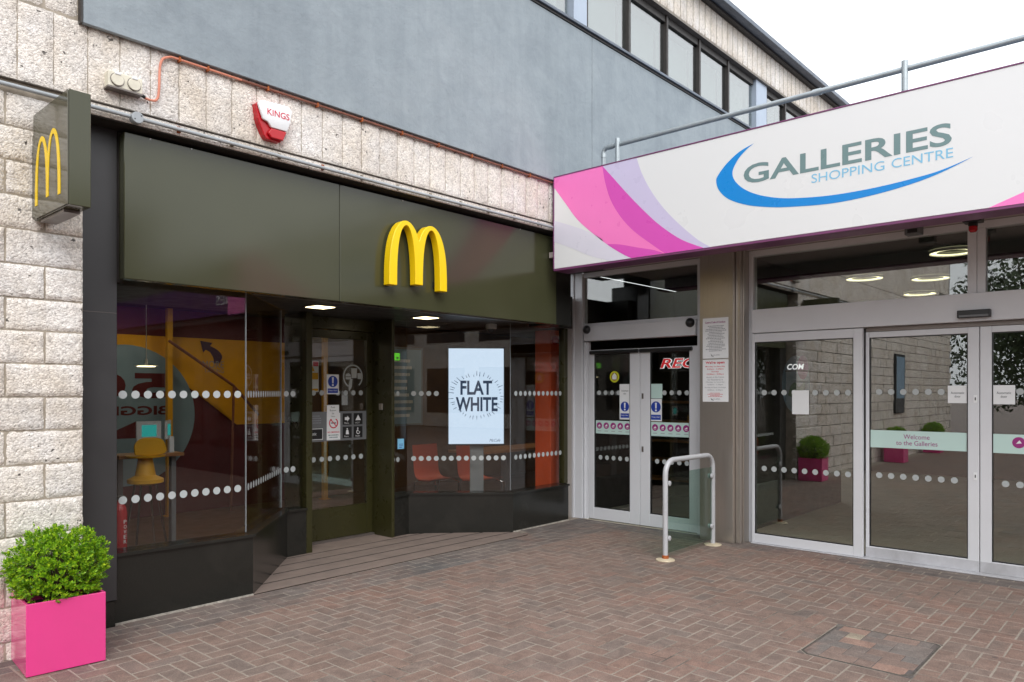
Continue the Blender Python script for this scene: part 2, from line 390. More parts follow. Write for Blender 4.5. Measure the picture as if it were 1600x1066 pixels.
def txt(name, body, fr, u0, u1, z0, z1, d, mat, parent, ext=0, bold=0, mirror=False, spacing=1.0, italic=0, fit=True):
    cu = bpy.data.curves.new(name, 'FONT'); cu.body = body; cu.size = 1; cu.offset = bold; cu.space_character = spacing; cu.shear = italic
    cu.resolution_u = 4; cu.align_x = 'CENTER'
    ob = bpy.data.objects.new(name, cu); C.objects.link(ob)
    dg = bpy.context.evaluated_depsgraph_get()
    me = bpy.data.meshes.new_from_object(ob.evaluated_get(dg)); bpy.data.objects.remove(ob)
    vs = [v.co.copy() for v in me.vertices]
    lo = [min(v[i] for v in vs) for i in (0, 1)]; hi = [max(v[i] for v in vs) for i in (0, 1)]
    mb = MB(); pts = []
    for v in vs:
        a = (v.x-lo[0])/(hi[0]-lo[0]); b = (v.y-lo[1])/(hi[1]-lo[1])
        if mirror: a = 1-a
        pts.append((u0+(u1-u0)*a, z0+(z1-z0)*b))
    faces = [list(q.vertices) for q in me.polygons]; n = len(pts)
    mb.v = [fr.p(u, z, d+ext) for u, z in pts]; mb.f = faces
    if ext:
        mb.v += [fr.p(u, z, d) for u, z in pts]
        cnt = {}
        for f in faces:
            for i in range(len(f)): e = (f[i], f[(i+1) % len(f)]); cnt[e] = 1
        for (a, b) in list(cnt):
            if (b, a) not in cnt: mb.f.append([b, a, a+n, b+n])
    bpy.data.meshes.remove(me)
    return mb.build(name, mat, parent)
def spline(pts, n=8):
    out = []; P = [pts[0]] + list(pts) + [pts[-1]]
    for i in range(1, len(P)-2):
        for k in range(n):
            t = k/n
            out.append(tuple(.5*((2*P[i][j]) + (-P[i-1][j]+P[i+1][j])*t + (2*P[i-1][j]-5*P[i][j]+4*P[i+1][j]-P[i+2][j])*t*t + (-P[i-1][j]+3*P[i][j]-3*P[i+1][j]+P[i+2][j])*t**3) for j in range(len(pts[0]))))
    out.append(tuple(pts[-1])); return out
def arc3(c, a, b, r, n=6, a0=0, a1=90): # arc points c + r(cos a + sin b)
    c, a, b = Vector(c), Vector(a), Vector(b)
    return [c + a*r*math.cos(R_(a0+(a1-a0)*i/n)) + b*r*math.sin(R_(a0+(a1-a0)*i/n)) for i in range(n+1)]

# ------------------------------------------------------------------ ground and brick paving
g = structure(MB().box(-150, 150, -150, 150, -.5, -.03).build('ground', 'ground'))
pave = link('pavement', None, Vector((3, 2, 0))); structure(pave)
bed = MB().face([(-9.5, -9.5, -.0016), (7.14, -9.5, -.0016), (7.14, 5.6, -.0016), (-9.5, 5.6, -.0016)]).build('joint_bed', 'sand', pave)
J = .0045                                          # half joint
def brick_shape(mb, x0, x1, y0, y1, z, tilt=(0, 0), base=-.02):
    c = .0028; cx_, cy_ = (x0+x1)/2, (y0+y1)/2
    q = lambda x, y, zz: Vector((x, y, zz + (x-cx_)*tilt[0] + (y-cy_)*tilt[1]))
    b = len(mb.v)
    for (e, zz) in ((0, base), (0, z-c*.8), (c, z)):
        mb.v += [q(x0+e, y0+e, zz), q(x1-e, y0+e, zz), q(x1-e, y1-e, zz), q(x0+e, y1-e, zz)]
    for l in (0, 4):
        for i in range(4): mb.f.append([b+l+i, b+l+(i+1) % 4, b+l+4+(i+1) % 4, b+l+4+i])
    mb.f.append([b+8, b+9, b+10, b+11])
COVER = (4.3, 5.0, 1.06, 1.66)
YB, XB = 4.66, 6.80                                # inner edges of the two grey border courses
rects = []                                         # x0,x1,y0,y1,grey
for i in range(-95, 72):
    for j in range(-95, 50):
        k = (i-j) % 4
        if k == 0: r = [i*.1, i*.1+.2, j*.1, j*.1+.1]
        elif k == 3: r = [i*.1, i*.1+.1, j*.1, j*.1+.2]
        else: continue
        r[2] += .06; r[3] += .06
        r[1] = min(r[1], XB); r[3] = min(r[3], YB)
        if r[1]-r[0] < .03 or r[3]-r[2] < .03: continue
        a0, a1, b0, b1 = COVER
        if r[0] < a1 and r[1] > a0 and r[2] < b1 and r[3] > b0:
            m0, m1 = max(r[0], a0), min(r[1], a1)
            opts = [(r[0], a0, r[2], r[3]), (a1, r[1], r[2], r[3]), (m0, m1, r[2], b0), (m0, m1, b1, r[3])]
            for q in opts:
                if q[1]-q[0] > .014 and q[3]-q[2] > .014: rects.append((*q, 0))
            continue
        rects.append((*r, 0))
for k in range(4):                                 # stretcher courses along the restaurant
    y0 = YB + k*.11; x = 1.0 - (k % 2)*.1
    while x < XB: rects.append((x, min(x+.2, XB), y0, y0+.11, 1)); x += .2
x = 5.2
for k in range(2):
    x = 5.95 + .1*k
    while x < 7.1: rects.append((x, min(x+.2, 7.13), 5.10+k*.11, 5.21+k*.11, 1)); x += .2
for k in range(3):
    x0 = XB + k*.11; y = -6.0 + (k % 2)*.1
    while y < 5.09: rects.append((x0, x0+.11, y, min(y+.2, 5.1), 1)); y += .2
CH, SH = math.cos(R_(HEAD)), math.sin(R_(HEAD))
def in_view(x, y):
    w = x*CH+y*SH
    if w < .5: return 0
    u = (x*SH-y*CH)/w
    return w if abs(u) < .70 and 1.5/w < .40 else 0
vis = sorted([(in_view((r[0]+r[1])/2, (r[2]+r[3])/2), r) for r in rects if in_view((r[0]+r[1])/2, (r[2]+r[3])/2)], key=lambda q: q[0])
single = set(id(q[1]) for q in vis[:300])
bmesh_v = []
for k in range(4):
    mb = MB(); brick_shape(mb, -.1+J, .1-J, -.05+J, .05-J, 0, (rnd.uniform(-.004, .004), rnd.uniform(-.008, .008)))
    me, _ = mb.mesh('brick', Vector((0, 0, 0))); me.materials.append(M['brick']); bmesh_v.append(me)
    me2 = me.copy(); me2.materials[0] = M['brick_grey']; bmesh_v.append(me2)
rest = {0: MB(), 1: MB()}
for r in rects:
    x0, x1, y0, y1, gr = r; zz = max(-.0004, rnd.gauss(.0004, .0008)); dx, dy = x1-x0, y1-y0
    if id(r) in single:
        me = bmesh_v[2*rnd.randrange(4)+gr]; turn = dy > dx
        link('brick', me, Vector(((x0+x1)/2, (y0+y1)/2, zz)), pave, (0, 0, R_(90) if turn else 0),
             ((dy if turn else dx)/.2, (dx if turn else dy)/.1, 1))
    else:
        brick_shape(rest[gr], x0+J, x1-J, y0+J, y1-J, zz, (rnd.uniform(-.004, .004), rnd.uniform(-.008, .008)))
stuff(rest[0].build('brick_field', 'brick', pave)); stuff(rest[1].build('border_bricks', 'brick_grey', pave))

# recessed access cover with its own bricks
cov = thing('access_cover', 'square recessed access cover filled with odd coloured bricks in the paving', 'manhole cover', (4.62, 1.325, 0))
a0, a1, b0, b1 = COVER; ch = .05
def octo(e): return [(a0+e+ch, b0+e), (a1-e-ch*.5, b0+e), (a1-e, b0+e+ch*.5), (a1-e, b1-e-ch), (a1-e-ch, b1-e), (a0+e+ch, b1-e), (a0+e, b1-e-ch), (a0+e, b0+e+ch)]
fm = MB(); o1, o2, o3 = octo(.004), octo(.012), octo(.018)
for i in range(8):
    j = (i+1) % 8
    fm.face([(*o1[i], -.001), (*o1[j], -.001), (*o2[j], .0025), (*o2[i], .0025)]); fm.face([(*o2[i], .0025), (*o2[j], .0025), (*o3[j], -.004), (*o3[i], -.004)])
fm.build('frame', 'rustdark', cov)
MB().extrude_xy(octo(.016), -.02, -.0010).build('tray', 'brick_grey', cov)
for (ax, ay, sx_, sy_, k_) in ((a0, b0, 1, 1, 1), (a1, b0, -1, 1, .5), (a1, b1, -1, -1, 1), (a0, b1, 1, -1, 1)):
    MB().extrude_xy([(ax, ay), (ax+sx_*ch*k_*.95, ay), (ax, ay+sy_*ch*k_*.95)][::(1 if sx_*sy_ > 0 else -1)], -.015, .0004).build('corner_piece', 'brick_grey', cov)
covc = [(.30, .195, .155), (.19, .155, .138), (.26, .18, .148), (.175, .155, .142), (.215, .155, .13), (.16, .148, .138)]
cm = [brick_mat('cover_brick_%d' % i, [c, tuple(x*1.12 for x in c)], .3) for i, c in enumerate(covc)] + [brick_mat('cover_brick_sand', [(.36, .31, .235), (.38, .33, .25)], .1)]
lay = []; nx = 6
for j in range(6):
    i = 0
    while i < 6:
        w = 2 if (i+j) % 3 != 2 and i < 5 else 1
        lay.append((i, j, w)); i += w
SANDY = [q[:2] for q in lay if q[2] == 1 and q[1] == 4][0]
for (i, j, w) in lay:
    s_, t_ = (a1-a0-.044)/6, (b1-b0-.04)/6; x0, x1 = a0+.022+j*s_, a0+.022+(j+1)*s_; y0, y1 = b0+.02+i*t_, b0+.02+(i+w)*t_
    if i == 0 and j in (0, 5): y0 += .022
    if i+w == 6 and j in (0, 5): y1 -= .022
    mb = MB(); brick_shape(mb, x0+.002, x1-.002, y0+.002, y1-.002, .0016+rnd.uniform(-.0008, .001), (0, 0), -.018)
    mi = 6 if (i, j) == SANDY else (0 if (i, j) in ((0, 0), (1, 1), (3, 1), (4, 4), (5, 5), (4, 5), (3, 3)) else rnd.choice((1, 2, 3, 3, 4, 4, 5, 5)))
    mb.build('brick', cm[mi], cov)

# ramp slabs in the doorway recess
rec_l = lambda y: 2.82 + (y-5.10)*(3.656-2.82)/(6.012-5.10) if y < 6.012 else 3.90
rec_r = lambda y: 5.934 - (y-5.307)*(5.934-5.127)/(6.07-5.307) if y < 6.02 else 4.86
ramp_o = thing('entrance_ramp', 'pinkish grey ramp slabs with dark gaps in front of the restaurant door', 'ramp', (4.4, 5.6, 0))
MB().extrude_xy([(2.83, 5.105), (5.93, 5.105), (5.93, 5.31), (5.13, 6.06), (4.86, 6.03), (4.86, 6.36), (3.92, 6.36), (3.92, 6.03), (3.66, 6.0)], -.02, .004).build('base', 'void', ramp_o)
for y0, y1 in ((5.105, 5.307), (5.333, 5.527), (5.553, 5.747), (5.773, 5.957), (5.983, 6.30)):
    rr = lambda y: min(rec_r(y), 5.93)
    if y1 < 6: q = [(rec_l(y0), y0), (rr(y0), y0), (rr(y1), y1), (rec_l(y1), y1)]
    else: q = [(3.63, y0), (5.2, y0), (5.10, 6.05), (4.86, 6.05), (4.86, y1), (3.90, y1), (3.90, 6.05), (3.69, 6.05)]
    MB().extrude_xy(q, -.015, .006).build('slab', 'slab', ramp_o)
rect(FY(6.30), 3.925, 4.858, 0, .028, -.04, 0).build('threshold', 'lip', ramp_o, .002)

# ------------------------------------------------------------------ stone building
bld = thing('concrete_building', 'pale split stone building with grey rendered upper wall and strip windows', 'building', (4, 5.3, 0))
YS = 4.88                                          # stone face
def far_up(far):
    for j in range(6):
        for q in range(60):
            x = 1.583-.1825*q
            if j or q > 4: far.box(x-.1765, x-.006, YS+.002*((q*7+j) % 3), YS+.05, 4.17+.455*j, 4.62+.455*j)
def stone_block(nu, nz_, du, dz, seed, depth=.06, amp=.005):
    mb = MB(); r = random.Random(seed); off = Vector((seed*3.1, seed*1.7, 0))
    for j in range(nz_+1):
        for i in range(nu+1):
            u, z = (i/nu-.5)*du, (j/nz_-.5)*dz
            e = min(u+du/2, du/2-u, z+dz/2, dz/2-z)
            n1 = mnoise.noise(Vector((u*45, z*45, 0))+off)*amp + mnoise.noise(Vector((u*110, z*110, 4))+off)*amp*.6
            edge = -.010*max(0, 1-e/.012)
            wu = r.uniform(-.0022, .0022) if e < .001 else 0; wz = r.uniform(-.0022, .0022) if e < .001 else 0
            mb.v.append(Vector((u+wu, -(n1+edge), z+wz)))
    W_ = nu+1
    for j in range(nz_):
        for i in range(nu): a = j*W_+i; mb.f.append([a, a+1, a+1+W_, a+W_])
    rim = [i for i in range(W_)] + [j*W_+nu for j in range(1, nz_+1)] + [nz_*W_+i for i in range(nu-1, -1, -1)] + [j*W_ for j in range(nz_-1, 0, -1)]
    b = len(mb.v); mb.v += [Vector((mb.v[k].x, depth, mb.v[k].z)) for k in rim]
    for k in range(len(rim)): k2 = (k+1) % len(rim); mb.f.append([rim[k2], rim[k], b+k, b+k2])
    me, _ = mb.mesh('stone_block', Vector((0, 0, 0)), smooth=True); me.materials.append(M['stone']); return me
long_v = [stone_block(20, 10, .392, .182, 11+k) for k in range(4)]
tall_v = [stone_block(7, 18, .178, .448, 31+k, amp=.004) for k in range(4)]
rows = [.097, .292, .485, .683, .88, 1.083, 1.278, 1.469, 1.66, 1.848, 2.031, 2.222, 2.42, 2.61, 2.80, 2.99, 3.18]
MB().box(-9.5, .70, YS+.012, YS+.5, 0, 3.9).build('far_core', 'ledge_dark', bld)
core = MB().box(.70, 1.605, YS+.012, YS+.5, 0, 3.9).box(1.605, 6.36, YS+.012, YS+.5, 3.19, 3.9).build('joint_core', 'joint', bld)
far = MB()
for k in range(len(rows)):
    z1 = rows[k]; z0 = rows[k-1] if k else -.06
    x = 1.612 if k % 2 == 0 else 1.612
    first = .40 if k % 2 == 0 else .205
    xs = [1.610]; xs.append(1.610-first)
    while xs[-1] > -9.3: xs.append(xs[-1]-.40)
    for q in range(len(xs)-1):
        xa, xb = xs[q+1], xs[q]
        if xb > .75:
            link('stone_block', long_v[rnd.randrange(4)], Vector(((xa+xb)/2, YS+rnd.uniform(-.003, .003), (z0+z1)/2)), bld, None, ((xb-xa-.011)/.392, 1, (z1-z0-.010)/.182))
        else:
            far.box(xa+.007, xb-.007, YS+rnd.uniform(-.006, .006), YS+.05, z0+.007, z1-.007)
# soldier course above
xs = [1.086]; 
while xs[-1] < 6.25: xs.append(xs[-1]+.1825)
for q in range(len(xs)-1):
    link('stone_block', tall_v[rnd.randrange(4)], Vector(((xs[q]+xs[q+1])/2, YS+rnd.uniform(-.002, .002), 3.478)), bld, None, (.995, 1, .452/.448))
xs2 = 1.086
while xs2 > -9: far.box(xs2-.1825+.003, xs2-.003, YS, YS+.05, 3.252, 3.70); xs2 -= .1825
# upper left course beside the grey panel
for q in range(5):
    xb = 1.585-.1825*q
    link('stone_block', tall_v[q % 4], Vector((xb-.0925, YS+.004, 3.94)), bld, None, (1, 1, 1))
for q in range(3, 50): far.box(.70-.1825*q, .70-.1825*q+.176, YS, YS+.05, 3.715, 4.165)
stuff(far_up(far) or far.build('far_blocks', 'stone_far', bld))
box(-9.5, 1.585, YS+.012, YS+.5, 3.9, 7.0).build('upper_wall', 'ledge_dark', bld)
# bottom strip of the band above the shop fascia and a thin ledge
box(1.612, 6.33, YS+.001, YS+.45, 3.172, 3.243).build('band_soffit', 'stone', bld, .004)
box(1.62, 6.32, YS+.010, YS+.44, 3.164, 3.1715).build('dark_underside', 'void', bld)  # near-black sheet across the underside of the stone band
rect(FY(YS), -3.0, 6.33, 3.2465, 3.2535, -.03, .012).build('ledge', 'ledge_dark', bld, .003)  # ledge coloured dark to draw its thin shadow line
# grey render panel, with a sunk joint, and the wall behind
YG = 4.84
RP = 3.682
MB().box(1.592, 6.700, YG, YS-.006, RP, 5.40).build('render_panel', 'render', bld, .004)
MB().box(6.706, 15.5, YG, YS-.006, RP, 5.40).build('render_panel', 'render', bld, .004)
box(1.592, 15.5, YS-.004, YS+.40, RP+.006, 5.41).build('backing_wall', 'void', bld)
box(1.58, 1.590, YG-.002, YS+.01, RP-.002, 5.40).build('edge_trim', 'frame_dark', bld)
box(1.59, 15.5, YG-.035, YS+.05, 5.425, 5.455).build('sill', 'roof_lead', bld, .003)
box(1.59, 15.5, YG-.012, YS, 5.402, 5.423).build('dark_sill_strip', 'frame_dark', bld)  # solid dark strip between the grey panels and the sill
# strip windows
YW = 4.96; cols = [(6.428, 6.707), (11.06, 11.486), (15.1, 15.4)]
for a, b in cols + [(1.7, 2.0)]: box(a+.02, b-.02, YW-.06, YW+.2, 5.456, 6.31).build('column', 'column_blue', bld)
edges = [[6.707, 7.566, 8.44, 9.305, 10.171, 11.06], [11.486, 12.25, 13.1, 14.0, 15.1], [2.0, 2.9, 3.8, 4.7, 5.55, 6.428]]
for es in edges:
    for i in range(len(es)-1):
        a, b = es[i], es[i+1]; wdw = link('window', None, Vector(((a+b)/2, YW, 5.456)), bld)
        rect(FY(YW), a+.02, b-.02, 5.46, 6.31, -.008, .0).build('pane', 'glass_up', wdw)
        MB().rect(FY(YW), a-.02, a+.02, 5.457, 6.31, -.05, .05).build('mullion', 'frame_dark', wdw, .003)
        MB().rect(FY(YW), a+.02, b-.02, 6.22, 6.31, -.05, .03).build('head', 'frame_dark', wdw, .003)
        rect(FY(YW+.14), a+.03, b-.03, 5.47, 6.2, -.01, 0).build('blind', 'white', wdw)
box(1.6, 15.5, YW+.3, YW+.4, 5.4, 6.4).build('room_back', 'in_dark', bld)
# stone fascia over the windows
box(1.59, 15.5, YG+.02, YW+.4, 6.315, 6.345).build('fascia_soffit', 'soffit_conc', bld)
box(1.59, 15.5, YG+.03, YW+.4, 6.346, 6.82).build('fascia_core', 'joint', bld)
x = 5.0
fv = [stone_block(6, 12, .162, .45, 51+k, amp=.0035) for k in range(3)]
while x < 15.3:
    link('stone_block', fv[rnd.randrange(3)], Vector((x+.084, YG+.022, 6.58)), bld, None, (1, 1, 1)); x += .168
rf = box(1.4, 15.8, YG-.16, 14, 6.84, 6.865).build('roof', 'roof_lead', bld)
box(1.4, 15.8, YG-.05, YG+.03, 6.805, 6.838).build('flashing', 'frame_dark', bld)
box(1.4, 15.8, YG-.185, YG-.162, 6.825, 6.895).build('gutter_edge', 'roof_lead', bld, .004)

# ------------------------------------------------------------------ things on the stone wall
# alarm box
al = thing('alarm_box', 'white and red burglar alarm box on the stone band', 'alarm', (2.82, YS, 3.3))
fa = FY(YS)
outer = [(2.69, 3.52), (2.725, 3.545), (2.925, 3.555), (2.96, 3.53), (2.945, 3.42), (2.90, 3.315), (2.885, 3.29), (2.775, 3.29), (2.755, 3.31), (2.705, 3.42)]
MB().poly(fa, outer, -.01, .05).build('base', 'red', al, .006)
MB().poly(fa, [(2.695, 3.52), (2.725, 3.548), (2.93, 3.558), (2.965, 3.532), (2.95, 3.44), (2.925, 3.372), (2.80, 3.372), (2.775, 3.405), (2.735, 3.415)], .051, .075).build('cover', 'white_plastic', al, .008, True)
MB().poly(fa, [(2.80, 3.368), (2.922, 3.368), (2.893, 3.30), (2.80, 3.30), (2.775, 3.33)], .051, .072).build('strobe_lens', 'red', al, .006)
txt('lettering', 'KINGS', fa, 2.765, 2.94, 3.455, 3.50, .0765, 'red_text', al, bold=.01)
# twin outdoor socket
so = thing('twin_outdoor_socket', 'weathered cream twin outdoor socket box on the stone band', 'socket', (1.83, YS, 3.34))
rect(fa, 1.725, 1.925, 3.35, 3.445, -.01, .055).build('body', 'socket', so, .006)
rect(fa, 1.718, 1.92, 3.338, 3.347, -.01, .07).build('drip_plate', 'lip', so)
for u in (1.776, 1.874):
    cv = MB().disc(fa, u, 3.396, .037, .056, .066, 24).build('socket_cover', 'socket', so, .003, True)
    MB().ring(fa, u, 3.396, .037, .041, .0575, 24).build('seal', 'lip', cv)
    rect(fa, u-.017, u+.017, 3.424, 3.441, .056, .071).build('hinge', 'white_plastic', cv, .003)
# salmon cable from the socket to under the render panel
cb = [(1.93, YS-.03, 3.352), (1.96, YS-.02, 3.345), (2.005, YS-.018, 3.345), (2.03, YS-.018, 3.365), (2.04, YS-.018, 3.42), (2.045, YS-.018, 3.55), (2.052, YS-.018, 3.60), (2.07, YS-.018, 3.635), (2.11, YS-.02, 3.655), (2.16, YS-.02, 3.660), (2.6, YS-.02, 3.660)]
cab = thing('cable', 'salmon pink cable looping from the socket up under the grey wall', 'cable', (2.05, YS, 3.5))
MB().tube(spline(cb, 5), .008, 8).build('cable_run', 'copper', cab, 0, True)
MB().tube([(1.925, YS-.03, 3.354), (1.95, YS-.028, 3.348)], .011, 8).build('gland', 'black', cab)
for x in (2.17, 2.36): rect(fa, x-.006, x+.006, 3.645, 3.675, 0, .032).build('clip', 'rust', cab)
pp = thing('copper_pipe', 'thin rusty brown pipe run under the bottom edge of the grey wall', 'pipe', (4.4, YS, 3.66))
MB().tube([(2.601, YS-.02, 3.660), (3.5, YS-.021, 3.662), (4.6, YS-.02, 3.659), (6.3, YS-.02, 3.661)], .009, 8).build('pipe_run', 'rustpipe', pp, 0, True)
for k in range(9): rect(fa, 2.8+k*.41-.006, 2.8+k*.41+.006, 3.645, 3.676, 0, .032).build('clip', 'rust', pp)
cd = thing('conduit', 'grey steel conduit with round junction box along the bottom of the stone band', 'conduit', (3, YS, 3.2))
MB().tube([(-1, YS-.026, 3.206), (1.86, YS-.026, 3.205)], .0125, 10).build('conduit_run', 'conduit', cd, 0, True)
MB().tube([(1.94, YS-.026, 3.205), (4.0, YS-.028, 3.192), (6.3, YS-.026, 3.200)], .0125, 10).build('conduit_run', 'conduit', cd, 0, True)
jb = MB().disc(fa, 1.90, 3.203, .036, .0, .05, 24).build('junction_box', 'conduit', cd, .003, True)
for du, dz in ((-.018, -.012), (.02, .014)): MB().disc(fa, 1.90+du, 3.203+dz, .004, .05, .052, 8).build('screw', 'black', jb)
for k in range(11): rect(fa, 2.17+k*.365-.01, 2.17+k*.365+.01, 3.186, 3.224, 0, .016).build('saddle', 'rust' if k in (0, 3) else 'joint', cd)
# projecting sign
ps = thing('projecting_sign', 'olive grey projecting box sign with thin yellow arches high on the stone wall', 'sign', (1.40, 4.6, 2.47))
box(1.348, 1.452, 4.30, 4.868, 2.472, 3.072).build('body', 'olive', ps, .003)
pface = FX(1.346)
MB().poly(pface, [(-4.862, 3.068), (-4.302, 3.068), (-4.302, 2.476), (-4.84, 2.476), (-4.84, 2.49), (-4.90, 2.49), (-4.90, 2.955), (-4.862, 2.955)], 0, .006).build('face_panel', 'sign_grey', ps, .001)
box(1.36, 1.44, 4.42, 4.80, 2.455, 2.470).build('underside', 'lip', ps)
for k in range(2): box(1.385+k*.022, 1.399+k*.022, 4.36, 4.372, 2.4715, 2.4725).build('vent', 'black', ps)
def arch_outline(W_, H, w, top, p=.6, mid=.04, n=26):
    cxo, ao = -(W_/4-w/4), W_/4+w/4; ai = (W_/2-w-w/2)/2; cxi = -(w/2+ai)
    out = []
    thv = math.acos(min(1, -cxo/ao))               # where the outer arch meets the middle line
    for i in range(n+1):
        th = math.pi - (math.pi-thv)*i/n; out.append((cxo+ao*math.cos(th), H*max(0, math.sin(th))**p))
    out += [(-x, z) for x, z in reversed(out[:-1])]
    inn = []
    for i in range(n+1):
        th = math.pi - math.pi*i/n; inn.append((cxi+ai*math.cos(th), (H-top)*max(0, math.sin(th))**p))
    innL = inn[:]; innL[-1] = (innL[-1][0], H*mid)
    left = innL[::-1]                               # from the middle foot back to the left foot
    right = [(-x, z) for x, z in left][::-1]
    return out + right + left
am = [(u-4.615, z+2.545) for u, z in arch_outline(.42, .37, .040, .028, .74, .05)]
MB().poly(pface, am, .0065, .0085).build('arches', 'yellow', ps)

# ------------------------------------------------------------------ restaurant front
shop = thing('restaurant_front', 'dark olive restaurant shopfront with splayed glass windows and recessed door', 'shopfront', (4.4, 5.3, 0))
YP = 4.97
MB().rect(FY(YP), 1.87, 3.487, 2.2145, 3.141, -.08, 0).build('fascia_panel', 'olive', shop, .004)
MB().rect(FY(YP), 3.491, 6.235, 2.2145, 3.141, -.08, 0).build('fascia_panel', 'olive', shop, .004)
rect(FY(YP+.012), 6.237, 6.505, 2.2145, 2.80, -.38, 0).build('fascia_end', 'granite', shop, .003)
box(1.87, 6.33, 5.06, 5.3, 2.625, 3.160).build('carcass', 'void', shop)
for x in (2.03, 2.30, 4.13, 5.65): MB().disc(FY(YP), x, 3.133, .005, .0005, .004, 8).build('fixing', 'white_plastic', shop)
pil = MB().rect(FY(5.062), 1.612, 1.862, .17, 3.165, -.35, 0).build('pilaster', 'pilaster', shop, .003)
rect(FY(5.0615), 1.615, 1.861, 1.998, 2.001, 0, .0015).build('joint', 'lip', pil)
rect(FY(5.072), 1.612, 1.855, 0, .166, -.3, 0).build('pilaster_base', 'granite', shop, .003)
rect(FY(5.07), 1.864, 1.90, 2.20, 3.163, -.3, 0).build('fascia_return', 'void', shop)
# stall risers and sills; the polyline of the shop front, left and right of the door
A = [(1.864, 5.10), (2.82, 5.10), (3.656, 6.012), (3.86, 6.02)]
B = [(4.90, 6.035), (5.127, 6.07), (5.934, 5.320), (6.93, 5.345)]
def inset(pl, d):
    out = []
    for i, q in enumerate(pl):
        q = Vector(q); ns = []
        if i: e = (q-Vector(pl[i-1])).normalized(); ns.append(Vector((-e.y, e.x)))
        if i < len(pl)-1: e = (Vector(pl[i+1])-q).normalized(); ns.append(Vector((-e.y, e.x)))
        n = sum(ns, Vector((0, 0))).normalized(); k = d/max(.4, n.dot(ns[0])); out.append(tuple(q+n*k))
    return out
for pl, zs in ((A, [.462, .452, .435, .428]), (B, [.428, .435, .425, .425])):
    ins, sl_o, sl_i = inset(pl, .12), inset(pl, -.02), inset(pl, .16)
    for i in range(len(pl)-1):
        MB().extrude_xy([pl[i], pl[i+1], ins[i+1], ins[i]], 0, [zs[i]-.022, zs[i+1]-.022, zs[i+1]-.022, zs[i]-.022]).build('stall_riser', 'granite', shop)
        MB().extrude_xy([sl_o[i], sl_o[i+1], sl_i[i+1], sl_i[i]], [zs[i]-.022+.0005, zs[i+1]-.0215, zs[i+1]-.0215, zs[i]-.0215], [zs[i], zs[i+1], zs[i+1], zs[i]]).build('sill', 'granite', shop)
    gl = inset(pl, .055)
    for i in range(len(pl)-1):
        a, b = Vector(gl[i]), Vector(gl[i+1]); e = (b-a).normalized(); n = Vector((e.y, -e.x)); L = (b-a).length
        fr = Fr(tuple(a), tuple(e), tuple(n))
        z0 = max(zs[i], zs[i+1])+.001
        pane = rect(fr, .004, L-.004, z0-.01, 2.24, -.01, 0).build('window_pane', 'glass', shop)
        if i < 2 and L > .3:
            rect(fr, L-.0035, L-.0005, z0, 2.235, -.012, .002).build('pane_edge', 'conduit', pane)
        DS = .0797; nd = max(2, int((L-.03)/DS)); o_ = (L-(nd-1)*DS)/2
        for zc in (1.48, .79):
            for k in range(nd):
                if pl is B and i == 1 and zc > 1 and k > 3: continue
                if L < .35 and k > 1: continue
                MB().disc(fr, o_+k*DS if L > .35 else .05+k*.07, zc, .0265, .0008, .0008, 18).build('dot', 'dot', pane)
rect(FY(5.365), 6.875, 6.945, .43, 2.235, -.08, 0).build('end_frame', 'olive_dark', shop, .003)
rect(FY(5.38), 6.95, 7.04, 0, 2.30, -.1, 0).build('end_trim', 'steel', shop, .003)
for p0, p1_ in ((A[0], A[1]), (B[2], B[3])):
    e = (Vector(p1_)-Vector(p0)).normalized(); nn = Vector((e.y, -e.x))*.011; q0, q1_ = Vector(p0), Vector(p1_)
    MB().extrude_xy([tuple(q0+nn), tuple(q1_+nn), tuple(q1_), tuple(q0)], -.003, .012).build('mortar_fillet', 'fillet', shop)
# soffit above windows and doorway
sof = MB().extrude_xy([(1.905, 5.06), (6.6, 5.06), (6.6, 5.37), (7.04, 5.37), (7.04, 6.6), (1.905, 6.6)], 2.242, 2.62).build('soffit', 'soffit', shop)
rect(FY(5.056), 2.80, 5.86, 2.212, 2.2265, -.03, -.001).build('soffit_lip', 'lip', shop)
for (x, y) in ((3.71, 5.57), (4.95, 5.60)):
    l = box(x-.11, x+.11, y-.11, y+.11, 2.232, 2.2415).build('soffit_light', 'lip', shop)
    box(x-.09, x+.09, y-.09, y+.09, 2.2285, 2.2315).build('diffuser', 'lamp_soft', l)
# door case: jamb posts, header
for a, b in ((3.862, 3.925), (4.862, 4.898)):
    MB().box(a, b, 6.022, 6.40, .0, 2.241).build('door_jamb', 'olive_dark', shop, .003)
box(3.926, 4.861, 6.30, 6.40, 2.12, 2.241).build('door_header', 'olive_dark', shop, .003)
fj = Fr((4.8605, 6.2), (0, -1), (-1, 0))
bp = rect(fj, -.02, .035, 1.31, 1.375, 0, .012).build('push_button', 'steel', shop, .002)
